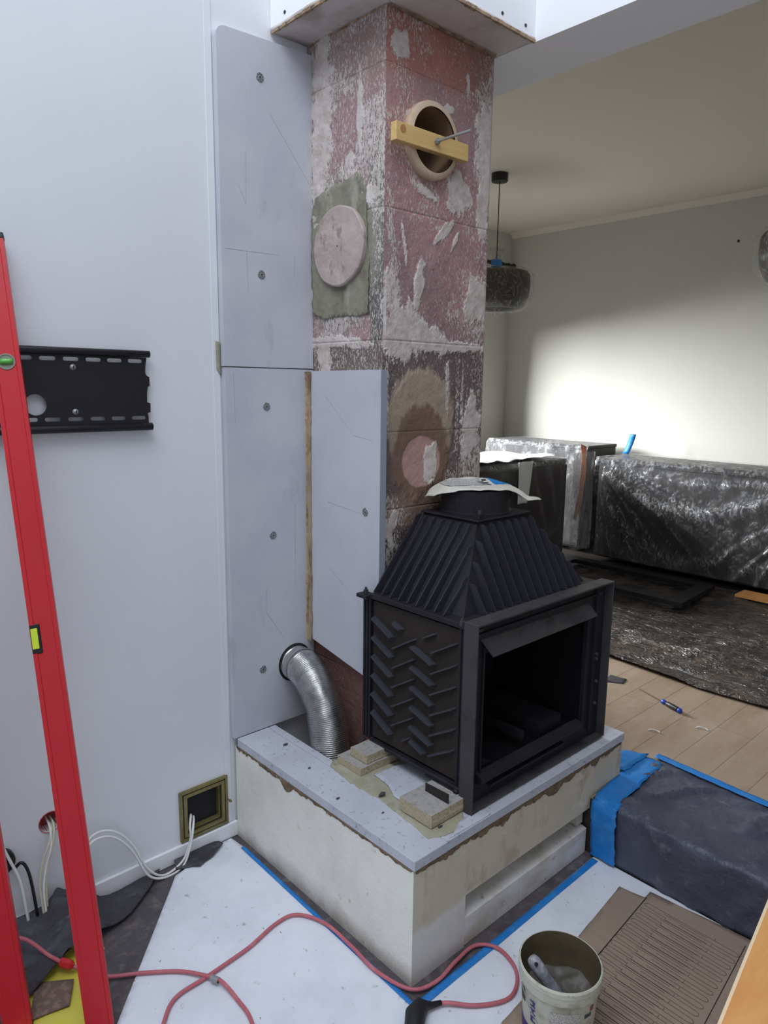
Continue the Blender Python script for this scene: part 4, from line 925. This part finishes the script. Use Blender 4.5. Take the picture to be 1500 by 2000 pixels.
# ------------------------------------------------------------------ bucket
BC = (.172, -.338)
bk = root('mortar_bucket', (BC[0], BC[1], .011), 'dirty white plastic bucket of grey mortar with purple printed label', 'bucket')
prof = [(0, 0), (.080, 0), (.083, .004), (.0935, .150), (.0985, .152), (.0995, .172), (.1005, .174), (.1005, .186), (.098, .190), (.0955, .190), (.0945, .184), (.0915, .150), (.080, .006), (0, .006)]
lathe('bucket_body', prof[:10], (BC[0], BC[1], .011), 'bucket', bk, 64, smooth=False)
lathe('bucket_inside', [(.0956, .1895), (.0945, .184), (.0905, .15), (.081, .008), (0, .008)], (BC[0], BC[1], .011), 'bucket_in', bk, 64, smooth=True)
vt_ = []; ft_ = []
N = 26
for i in range(N):
    for k in range(40):
        r = .0865 * i / (N - 1); a = 2 * PI * k / 40; x, y = r * math.cos(a), r * math.sin(a)
        h = .075 + .020 * ridge(x + .3, y, 2, 18) * (.3 + .7 * sm(np.array(x * .6 - y * .8), -.05, .05)) + .02 * (r / .087) ** 3 + .006 * nz(x * 50, y * 50)
        vt_.append((BC[0] + x, BC[1] + y, .011 + float(h)))
for i in range(N - 1):
    for k in range(40): k2 = (k + 1) % 40; ft_.append((i * 40 + k, i * 40 + k2, (i + 1) * 40 + k2, (i + 1) * 40 + k))
mo = mk('wet_mortar', vt_, ft_, 'wet', None, smooth=True); setp(mo, 'wet grey mortar lumps inside the bucket', 'mortar', kind='stuff')
def onb(name, a0, a1, h0, h1, mt, d=.0008, parent=bk, wav=0.0):
    v = []; f = []; n = max(2, int((a1 - a0) / .06)); mrows = 3
    for i in range(n + 1):
        a = a0 + (a1 - a0) * i / n
        for j in range(mrows + 1):
            h = h0 + (h1 - h0) * j / mrows + (wav * math.sin(a * 2.2) if True else 0)
            r = .083 + (.0935 - .083) * (h - .004) / .146 + d; v.append((BC[0] + r * math.cos(a), BC[1] + r * math.sin(a), .011 + h))
    for i in range(n):
        for j in range(mrows): k = i * (mrows + 1) + j; f.append((k, k + mrows + 1, k + mrows + 2, k + 1))
    return mk(name, v, f, mt, parent, solid=.0006)
ca = math.atan2(-1.1543 - BC[1], -1.1822 - BC[0])       # direction from the bucket to where one stands
onb('purple_band', ca - 1.5, ca + 1.5, .012, .056, 'purple', .0006, wav=.012)
onb('small_print', ca - .18, ca + .62, .062, .128, 'label_grey')
onb('small_print', ca + .72, ca + 1.05, .066, .092, 'label_grey')
onb('brown_stain', ca - 1.22, ca - 1.0, .098, .136, 'bucket_in')
for k in range(3):
    a = ca - .76; h = .066 + .022 * k
    onb('purple_symbol', a, a + .17, h, h + .003, 'purple', .0012); onb('purple_symbol', a, a + .17, h + .013, h + .016, 'purple', .0012)
    onb('purple_symbol', a + .01 + .04 * k, a + .07 + .04 * k, h + .003, h + .013, 'purple', .0012)
onb('round_emblem', ca + .92, ca + 1.04, .122, .135, 'label_red', .0012); onb('dark_emblem', ca + .74, ca + .86, .108, .118, 'label_dark', .0012); onb('dark_emblem', ca + .88, ca + .97, .108, .117, 'label_dark', .0012)
hp = [(BC[0] + .102 * math.cos(ca - 1.0 + 1.9 * t), BC[1] + .102 * math.sin(ca - 1.0 + 1.9 * t), .011 + .150 - .135 * math.sin(PI * .5 * t)) for t in np.linspace(0, 1, 8)]
hp[0] = (hp[0][0], hp[0][1], .165)
tube('wire_handle', hp, .0013, 'steel', bk, 6, 6)
# trowel handle leaning in the bucket
th = root('trowel', (BC[0], BC[1], .08), 'trowel with a mortar caked grey handle leaning inside the bucket', 'trowel')
ha = Vector((BC[0] - .052, BC[1] + .050, .208)); hb_ = Vector((BC[0] - .012, BC[1] - .032, .095))
dv = hb_ - ha; pts_ = [ha + dv * t for t in (0, .02, .08, .2, .4, .6, .75, .8, .9, 1)]
v, f = tubevf(pts_, [.006, .012, .0155, .0165, .015, .0155, .017, .011, .010, .009], 20); mk('handle_grip', v, f, 'handle', th, smooth=True)
v, f = tubevf([ha + dv * .1 + Vector((-.009, -.011, .0075)), ha + dv * .1 + Vector((-.0105, -.0125, .0085))], .0045, 12); mk('hanging_hole', v, f, 'black', th)
v, f = tubevf([hb_, hb_ + Vector((.004, -.014, -.012))], .005, 8); mk('tang', v, f, 'steel', th)
v, f = boxvf(-.03, .03, -.002, .002, -.03, 0); R_ = Matrix.Translation(hb_ + Vector((.006, -.018, -.012))) @ Matrix.Rotation(.5, 4, 'Z'); mk('blade', [R_ @ Vector(q) for q in v], f, 'steel', th)

# ------------------------------------------------------------------ pink cord on the floor
zc = .0125
hpts = [(-.86, .80, .10), (-.80, .755, .115), (-.745, .715, .105), (-.70, .665, .06), (-.660, .632, .030), (-.62, .585, .020), (-.59, .547, zc), (-.52, .50, zc), (-.445, .440, zc), (-.405, .38, .018), (-.382, .328, .022), (-.375, .25, zc), (-.381, .183, zc), (-.42, .08, zc)]
cd = root('pink_cord', (-.4, .3, .01), 'dusty pink rubber cord crossing the white fleece past a clip', 'cord')
tube('cord', hpts, .0052, 'hose', cd, 10, 10)
v, f = tubevf([(-.682, .650, .044), (-.676, .645, .040), (-.662, .631, .034), (-.656, .625, .031)], [.010, .013, .013, .008], 7); mk('red_coupling', v, f, 'hose_red', cd)
v, f = lathevf([(.0062, -.012), (.0085, -.012), (.0085, .012), (.0062, .012)], (0, 0, 0), 16, close=True); q = (Vector((-.375, .31, 0)) - Vector((-.40, .37, 0))).to_track_quat('Z', 'Y').to_matrix().to_4x4()
mk('cord_clip', [Matrix.Translation(Vector((-.390, .345, .0205))) @ q @ Vector(t) for t in v], f, 'steel', cd)
h2 = [(-.60, .24, zc), (-.541, .326, zc), (-.488, .369, zc), (-.404, .374, zc), (-.325, .380, zc), (-.253, .388, zc), (-.15, .412, zc), (-.085, .400, zc), (-.045, .316, zc + .001), (-.043, .195, zc + .001), (-.048, .086, zc + .001), (-.020, -.018, zc + .001), (.049, -.046, zc + .001), (.135, -.036, zc + .002), (.221, -.033, zc), (.262, -.080, zc), (.248, -.148, zc), (.206, -.192, zc), (.145, -.206, zc), (.071, -.165, zc), (.018, -.112, zc + .004), (-.015, -.095, .016)]
c2 = root('power_cord', (0, 0, .01), 'dusty pink power cord looping round the plinth corner to a black connector', 'cord')
tube('cord', h2, .0052, 'hose', c2, 10, 10)
v, f = tubevf([(.006, -.103, .018), (-.016, -.094, .019), (-.030, -.088, .022), (-.046, -.082, .026), (-.075, -.090, .028), (-.11, -.12, .027), (-.135, -.145, .024)], [.0062, .008, .011, .021, .026, .024, .014], 18)
mk('connector', v, f, 'gasket', c2, smooth=True)

# ------------------------------------------------------------------ wooden table edge at the lower right
wt = root('wooden_table', (.35, -1.15, 0), 'orange plywood worktop whose pale edge enters at the lower right corner', 'table')
ZT = .62
a_, b_ = Vector((.165, -.771)), Vector((-.158, -.818))
d_ = (a_ - b_).normalized(); n_ = Vector((d_.y, -d_.x))
def tq(s, t, z): p = b_ + d_ * s + n_ * t; return (p.x, p.y, z)
mk('table_top', [tq(-.25, 0, ZT - .018), (tq(.75, 0, ZT - .018)), tq(.75, .5, ZT - .018), tq(-.25, .5, ZT - .018), tq(-.25, 0, ZT), tq(.75, 0, ZT), tq(.75, .5, ZT), tq(-.25, .5, ZT)], boxvf(0, 1, 0, 1, 0, 1)[1], 'ply', wt)
mk('table_edge', [tq(-.25, -.002, ZT - .018), (tq(.75, -.002, ZT - .018)), tq(.75, 0, ZT - .018), tq(-.25, 0, ZT - .018), tq(-.25, -.002, ZT + .0005), tq(.75, -.002, ZT + .0005), tq(.75, .003, ZT + .0005), tq(-.25, .003, ZT + .0005)], boxvf(0, 1, 0, 1, 0, 1)[1], 'ply_edge', wt)
for (s, t) in ((.60, .38), (-.2, .42), (-.2, .36), (.60, .44)):
    p = b_ + d_ * s + n_ * t; box('leg', p.x - .02, p.x + .02, p.y - .02, p.y + .02, 0.012, ZT - .018, 'ply', wt)

# ------------------------------------------------------------------ step covered in plastic
def stepz(s, y): return 0
V = []; F = []; NS, NY = 44, 90
prof = []
for i in range(NS + 1):
    s = i / NS
    if s < .64: t = s / .64; prof.append((1.262 - (1.262 - .846) * t, .2055, 0))
    else: t = (s - .64) / .36; prof.append((.8440, .2055 - .199 * t, 1))
for j in range(NY + 1):
    for i, (x, z, fc) in enumerate(prof):
        t = j / NY; lead = -.045 - .055 * sm(np.array(i / NS), .0, .62); y = float(lead) + (-1.35 - float(lead)) * t
        n = .5 + .5 * nz(x * 3.2 + z * 3, y * 7, 2); r = max(0, ridge(x * 1.1 + z, y * 1.9 + x * 1.4, 3, 3.4) - .72) * .055
        h = .002 + .004 * n + r + .0015 * nz(x * 30, y * 30, z * 30)
        if fc: V.append((x - h * .6, y, z))
        else:
            k = sm(np.array(x), .846, .90) * (1 - .85 * sm(np.array(x), 1.19, 1.22)); V.append((x - .004 * (1 - float(k)), y, z + h * (.35 + .65 * float(k)) - (.003 if i > NS * .62 else 0)))
for j in range(NY):
    for i in range(NS): a = j * (NS + 1) + i; F.append((a, a + 1, a + NS + 2, a + NS + 1))
setp(mk('step_cover', V, F, 'film_dark', None, smooth=True, solid=.0008), 'dark grey plastic sheeting draped over the step at the right', 'plastic sheet')
strip('masking_tape', [(1.262, -.03), (1.240, -.35), (1.225, -.62), (1.20, -1.3)], .035, .2175, 'tape', 'blue masking tape along the top rear edge of the dark step cover', grp='blue tape on the step', amp=.002)
def tw(name, V, lbl, nu, nv):
    F = [(i * (nv + 1) + j, i * (nv + 1) + j + 1, (i + 1) * (nv + 1) + j + 1, (i + 1) * (nv + 1) + j) for i in range(nu) for j in range(nv)]
    return setp(mk(name, V, F, 'tape', None, smooth=True, solid=.001), lbl, 'tape', 'blue tape on the step')
ctr = [(1.225, -.030, .212), (1.13, -.040, .214), (1.03, -.046, .214), (.93, -.056, .214), (.858, -.064, .212), (.834, -.068, .200), (.826, -.070, .15), (.828, -.072, .10), (.830, -.074, .05), (.829, -.076, .012)]
cc = catmull(ctr, 5); V = []
for i, p in enumerate(cc):
    for j in range(7):
        wv = .045 * (1 + .15 * nz(i * .3, 4)); q = (j / 6 - .5) * 2 * wv
        V.append((p.x + (.010 * nz(i * .4, j * .5, 2) if p.z > .2 else -.004 + .004 * nz(i * .5, j * .7)), p.y + q + .008 * nz(i * .5, 3), p.z + (.004 * ridge(i * .25, j * .4, 1, 1) if p.z > .2 else 0)))
tw('masking_tape', V, 'wide wrinkled blue tape folded over the left end of the step', len(cc) - 1, 6)
V = []
for i in range(11):
    for j in range(5):
        V.append((1.06 + .018 * i - .01 * j, -.012 + .028 * j * (1 - .03 * i) + .006 * nz(i * .7, j), .214 + .006 * ridge(i * .3, j * .3, 5, 1) + .004))
tw('masking_tape', V, 'loose crumpled blue tape flap at the rear corner of the step', 10, 4)
st2 = root('step_nosing', (.86, .0, .203), 'dark brown wooden nosing end showing beside the plinth', 'wood strip')
box('nosing', .846, 1.10, -.040, -.016, .2035, .2095, 'brown_furn', st2, bevel=.001)

# ------------------------------------------------------------------ things on the upper floor
sd = root('screwdriver', (1.7, .15, .203), 'screwdriver with blue and black handle lying on the plank floor', 'screwdriver')
A_ = Vector((1.802, .325, .2065)); B_ = Vector((1.699, .079, .215)); D_ = (B_ - A_)
v, f = tubevf([A_, A_ + D_ * .55], .0022, 8); mk('blade', v, f, 'shaft', sd)
v, f = tubevf([A_ + D_ * t for t in (.55, .57, .62, .66)], [.006, .0105, .011, .008], 12); mk('collar', v, f, 'blue_handle', sd, smooth=True)
v, f = tubevf([A_ + D_ * t for t in (.66, .70, .80, .92, .95)], [.008, .0115, .0125, .0118, .011], 14); mk('grip', v, f, 'black', sd, smooth=True)
v, f = tubevf([A_ + D_ * t for t in (.95, .98, 1.0)], [.0118, .011, .006], 14); mk('grip_end', v, f, 'blue_handle', sd, smooth=True)
setp(sheet('dark_scrap', [(1.848, .50), (1.756, .48), (1.80, .405), (1.86, .42)], .02, lambda x, y: .2055, 'duct_tape_dark', None, .002), 'dark grey scrap on the plank floor beside the stove frame', 'scrap')
for (x, y, lb) in ((1.20, .05, 'pale curled shaving on the planks near the step tape'), (1.62, -.02, 'pale plaster crumb on the planks below the screwdriver'), (1.45, .10, 'pale shaving on the planks left of the screwdriver')):
    setp(tube('shaving', [(x, y, .206), (x + .012, y - .012, .209), (x + .02, y - .03, .206), (x + .012, y - .045, .207)], .0022, 'cable', None, 6, 4), lb, 'shaving', 'pale shavings on the planks')
# brown floor film
def ffz(x, y):
    e = max(0, 1 - abs(x - 2.06) / .05)
    return .2085 + .014 * max(0, ridge(x * .9, y * .5, 1, 3.4) - .55) * 2 + .006 * nz(x * 8, y * 5, 2) + .020 * e * (.8 + .2 * nz(y * 6, 1)) + .004 * nz(x * 26, y * 16, 3) + .006
setp(sheet('floor_film', [(2.04, -1.2), (2.02, -.16), (2.0, .17), (2.04, .60), (2.08, 1.2), (2.2, 1.94), (2.9, 1.93), (3.62, 1.93), (3.84, 1.84), (3.83, .95), (3.84, -1.2)], .032, ffz, 'film_floor', None, .001), 'brown tinted crinkled plastic film covering the floor of the far room', 'plastic sheet')
of = root('steel_floor_frame', (3.3, 1.2, .24), 'flat black rectangular frame lying on the floor film', 'frame')
v, f = platevf([(3.02, .70), (3.60, .745), (3.60, 1.86), (3.02, 1.86)], [[(3.10, .80), (3.51, .835), (3.51, 1.77), (3.10, 1.77)]], .252, .282, 'z'); mk('frame_bars', v, f, 'bracket', of)
box('floor_board', 3.62, 3.78, .30, .62, .228, .244, 'ply'); setp(bpy.data.objects['floor_board'], 'strip of orange wood on the floor before the covered cabinet', 'wood strip')

# cabinets under film
def cabinet(lbl, x0, x1, y0, y1, z1, mt, face):
    r = root('cabinet', ((x0 + x1) / 2, (y0 + y1) / 2, .21), lbl, 'cabinet', 'furniture under plastic film')
    box('carcass', x0, x1, y0, y1, .235, z1 - .025, mt, r); box('cabinet_top', x0 - .012, x1, y0 - .012, y1, z1 - .0245, z1, mt, r, bevel=.004)
    n = 1 if face == 'x' else 2
    for k in range(n):
        if face == 'x':
            a = y0 + (y1 - y0) * k / n; e = y0 + (y1 - y0) * (k + 1) / n; d = box('cabinet_door', x0 - .0185, x0 - .0005, a + .004, e - .004, .25, z1 - .04, mt, r, bevel=.003)
        else:
            a = x0 + (x1 - x0) * k / n; e = x0 + (x1 - x0) * (k + 1) / n; d = box('cabinet_door', a + .004, e - .004, y0 - .0185, y0 - .0005, .25, z1 - .04, mt, r, bevel=.003)
    return r
cabinet('long black cabinet at the right under shiny clear film', 3.93, 4.42, -1.0, 1.855, 1.03, 'dark_furn', 'x')
cabinet('dark brown cabinet beside the chimney under clear film', 2.35, 3.63, 1.98, 2.60, 1.03, 'brown_furn', 'y')
cabinet('dark cabinet in the far corner behind the brown one', 4.05, 4.55, 2.08, 3.05, 1.10, 'dark_furn', 'x')
def drape(name, lbl, path, n_along, a0, a1, axis, mt, amp, seed, flare=0.0, kind='plain'):
    """path: (across, z) profile; runs along a0..a1 of the other axis, with pleats fanning from the far corner and hanging swags"""
    prof = []
    for i in range(len(path) - 1):
        k = max(2, int(math.hypot(path[i + 1][0] - path[i][0], path[i + 1][1] - path[i][1]) / .016))
        for q in range(k): t = q / k; prof.append((path[i][0] + (path[i + 1][0] - path[i][0]) * t, path[i][1] + (path[i + 1][1] - path[i][1]) * t))
    prof.append(path[-1]); V = []; n = len(prof); MK = []
    ztop = max(z for _, z in prof)
    for j in range(n_along + 1):
        t = j / n_along; a = a0 + (a1 - a0) * t
        for (c, z) in prof:
            dwn = max(0, ztop - z); fold_glint = 0.0
            if kind == 'swag':
                da = a1 - a; r = math.hypot(da, dwn) + 1e-4; th = math.atan2(dwn, da)
                fan = ridge(th * 5.5, r * .5, seed, 1.9); fan = max(0, fan - .25) * math.exp(-r * 1.1)
                w_ = amp * 1.1 * fan; fold_glint += 1.5 * max(0, ridge(th * 9, r * .4, seed + 5, 2.2) - .78) * math.exp(-r * .9) * 2
                u = (a1 - .15 - a) / 1.25                     # catenary swags between the corner and the right-hand tie
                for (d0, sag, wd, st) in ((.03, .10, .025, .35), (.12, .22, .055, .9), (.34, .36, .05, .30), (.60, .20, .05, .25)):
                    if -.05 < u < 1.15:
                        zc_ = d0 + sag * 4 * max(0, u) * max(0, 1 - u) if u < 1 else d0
                        e = (dwn - zc_) / wd; g_ = math.exp(-e * e); w_ += amp * .8 * g_ * st; fold_glint += st * g_ * (.55 + .5 * nz(a * 6, z * 6, seed))  # window glints along the swags, painted as extra opacity
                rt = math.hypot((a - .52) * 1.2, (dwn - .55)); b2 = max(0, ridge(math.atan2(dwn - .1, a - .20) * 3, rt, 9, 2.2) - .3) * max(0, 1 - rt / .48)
                w_ += amp * b2; fold_glint += 1.5 * b2 * max(0, nz(a * 18, z * 18, 4) + .35)
                w_ *= min(1, dwn * 4 + .1)
            else:
                pl_ = max(0, ridge(a * 1.0, z * .35, seed, 6.0) - .35); w_ = amp * pl_ * min(1, dwn * 3 + .15); fold_glint += .5 * max(0, pl_ - .3)
            w_ += amp * .25 * (nz(a * 14, z * 9 + c * 9, seed) + .4)
            if dwn < .02: fold_glint += .3
            fl_ = flare * dwn
            q = (c, a, z + max(0, w_) * .4 + .004) if z >= ztop - .002 else (c - abs(w_) - fl_, a, z)
            V.append((q[0], q[1], q[2]) if axis == 'y' else (q[1], q[0], q[2])); MK.append(max(0.0, min(1.0, fold_glint)))
    F = [(j * n + i, j * n + i + 1, (j + 1) * n + i + 1, (j + 1) * n + i) for j in range(n_along) for i in range(n - 1)]
    o = mk(name, V, F, mt, None, smooth=True)
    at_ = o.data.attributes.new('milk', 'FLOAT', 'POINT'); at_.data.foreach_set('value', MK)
    return setp(o, lbl, 'plastic film', 'clear films over the far furniture')
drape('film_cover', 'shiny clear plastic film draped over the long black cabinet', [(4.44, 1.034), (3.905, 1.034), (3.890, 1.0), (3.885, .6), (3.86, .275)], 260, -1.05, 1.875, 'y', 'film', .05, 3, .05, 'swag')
drape('film_cover', 'clear plastic film hanging over the dark brown cabinet', [(2.62, 1.034), (1.955, 1.034), (1.94, 1.0), (1.935, .6), (1.92, .275)], 130, 2.3, 3.655, 'x', 'film', .018, 7, .03)
drape('film_cover', 'crinkled clear film over the far corner cabinet', [(4.57, 1.104), (4.02, 1.104), (4.0, 1.07), (3.98, .7), (3.97, .3)], 90, 2.02, 3.08, 'y', 'film', .03, 12, .02)
# crumpled milky film hanging in the corner between the two cabinets
V = []; nA, nB = 30, 46
for i in range(nA + 1):
    for j in range(nB + 1):
        t = i / nA; u = j / nB; z = 1.08 - .78 * u
        x = 3.665 + .215 * t; y = 1.925 - .055 * t
        d = .045 * ridge(t * 1.2, u * 1.5, 4, 1.9) + .02 * nz(t * 7, u * 9, 1)
        V.append((x - abs(d) * .5, y - abs(d) * .5 + .01, z + .012 * nz(t * 5, 3)))
F = [(i * (nB + 1) + j, i * (nB + 1) + j + 1, (i + 1) * (nB + 1) + j + 1, (i + 1) * (nB + 1) + j) for i in range(nA) for j in range(nB)]
setp(mk('film_bundle', V, F, 'film_milky', None, smooth=True), 'milky crumpled plastic film bunched between the two dark cabinets', 'plastic film')
setp(sheet('orange_strap', [(0, .62), (.05, .60), (.06, .35), (.03, .1), (-.02, .0), (-.04, .02), (0, .2), (.01, .4)], .03, lambda x, y: .01 * nz(x * 20, y * 9), 'orange', None, .003, lambda x, y, h: (3.80 + x * .7, 1.955 - x * .5 + h, .52 + y)), 'orange cloth strip tucked in the bunched film between the cabinets', 'cloth')
# white plastic over the brown cabinet
setp(sheet('white_cover', [(2.42, 1.99), (3.50, 1.985), (3.585, 2.06), (3.45, 2.55), (2.42, 2.56)], .04, lambda x, y: 1.046 + .02 * max(0, ridge(x, y, 3, 5)), 'cable', None, .002), 'bright white plastic sheet lying on the dark brown cabinet', 'plastic sheet')
V = []
for i in range(9):
    for j in range(15):
        u = j / 14; V.append((2.94 + .022 * i + .02 * u * (i - 4) * -.3 - .035 * u, 1.915 - .006 * math.sin(i * 1.3) - .012 * (1 - (1 - u) ** 2), 1.050 - .30 * u + .0 * i))
F = [(i * 15 + j, i * 15 + j + 1, (i + 1) * 15 + j + 1, (i + 1) * 15 + j) for i in range(8) for j in range(14)]
setp(mk('white_strap', V, F, 'cable', None, smooth=True, solid=.002), 'white plastic strip hanging down the front of the brown cabinet', 'plastic strip')
# blue tape tab
V = []
for i in range(3):
    for j in range(8): u = j / 7; V.append((4.28 + .01 * math.sin(u * 3), 1.862 - .055 * i / 2 - .055 * u, 1.045 + .165 * u))
F = [(i * 8 + j, i * 8 + j + 1, (i + 1) * 8 + j + 1, (i + 1) * 8 + j) for i in range(2) for j in range(7)]
setp(mk('tape_tab', V, F, 'tape', None, smooth=True, solid=.002), 'piece of blue tape standing up from the film at the back', 'tape')

# ------------------------------------------------------------------ pendant lamps
def lamp(lbl, x, y, zt):
    r = root('pendant_lamp', (x, y, HC), lbl, 'lamp', 'bagged black pendant lamps')
    lathe('ceiling_rose', [(0, 0), (.058, 0), (.058, -.05), (.054, -.055), (0, -.055)], (x, y, HC), 'black', r, 28)
    v, f = tubevf([(x, y, HC - .05), (x, y, zt - .0)], .0035, 8); mk('cord', v, f, 'black', r)
    lathe('lamp_shade', [(.03, .0), (.225, -.005), (.243, -.03), (.246, -.10), (.235, -.18), (.205, -.245), (.15, -.262), (.14, -.255), (.19, -.235), (.225, -.17), (.235, -.10), (.232, -.04), (.03, -.012)], (x, y, zt - .085), 'shade', r, 40, close=True, smooth=True)
    lathe('blue_tape_band', [(.028, 0), (.038, 0), (.038, .045), (.028, .045)], (x, y, zt - .05), 'tape', r, 18, close=True)
    V = []; seg = 44; pr = [(.045, .085), (.06, .06), (.033, .02), (.034, -.04), (.10, -.062), (.235, -.078), (.275, -.12), (.276, -.20), (.262, -.28), (.20, -.352), (.10, -.375), (.01, -.378)]
    for i in range(seg):
        a = 2 * PI * i / seg
        for q, (rr_, h) in enumerate(pr):
            k = 1 + .05 * nz(math.cos(a) * 4, math.sin(a) * 4, q * .5 + x); V.append((x + rr_ * k * math.cos(a), y + rr_ * k * math.sin(a), zt + h + .008 * nz(a * 2, q)))
    n = len(pr); F = [(i * n + k, ((i + 1) % seg) * n + k, ((i + 1) % seg) * n + k + 1, i * n + k + 1) for i in range(seg) for k in range(n - 1)]
    mk('plastic_bag', V, F, 'film_bag', r, smooth=True)
    return r
lamp('black drum pendant lamp wrapped in clear plastic, beside the chimney', 3.0, 2.235, 2.475)
lamp('black drum pendant lamp wrapped in clear plastic at the right edge', 3.0, .185, 2.475)
cr_ = root('curtain_rod', (4.3, 3.36, 2.70), 'short dark curtain rod end with rings beyond the pendant lamp', 'curtain rod')
v, f = tubevf([(3.3, 3.34, 2.735), (4.60, 3.34, 2.735)], .018, 12); mk('rod', v, f, 'brown_furn', cr_, smooth=True)
v, f = lathevf([(0, -.03), (.024, -.02), (.028, 0), (.020, .02), (0, .03)], (4.625, 3.34, 2.735), 14, 'x'); mk('finial', v, f, 'brown_furn', cr_, smooth=True)
for x in (3.9, 4.1, 4.34, 4.44, 4.54):
    v, f = tubevf([(x, 3.34 + .028 * math.cos(a), 2.725 + .030 * math.sin(a)) for a in np.linspace(0, 2 * PI, 17)], .004, 6); mk('curtain_ring', v, f, 'brown_furn', cr_)
v, f = tubevf([(4.4, 3.419, 2.735), (4.4, 3.34, 2.735)], .010, 8); mk('rod_bracket', v, f, 'brown_furn', cr_)
lathe('wall_plug', [(0, -.002), (.010, -.002), (.010, .001)], (4.679, 1.245, 2.70), 'black', None, 12, 'x'); setp(bpy.data.objects['wall_plug'], 'small black wall plug high on the far wall', 'wall plug')
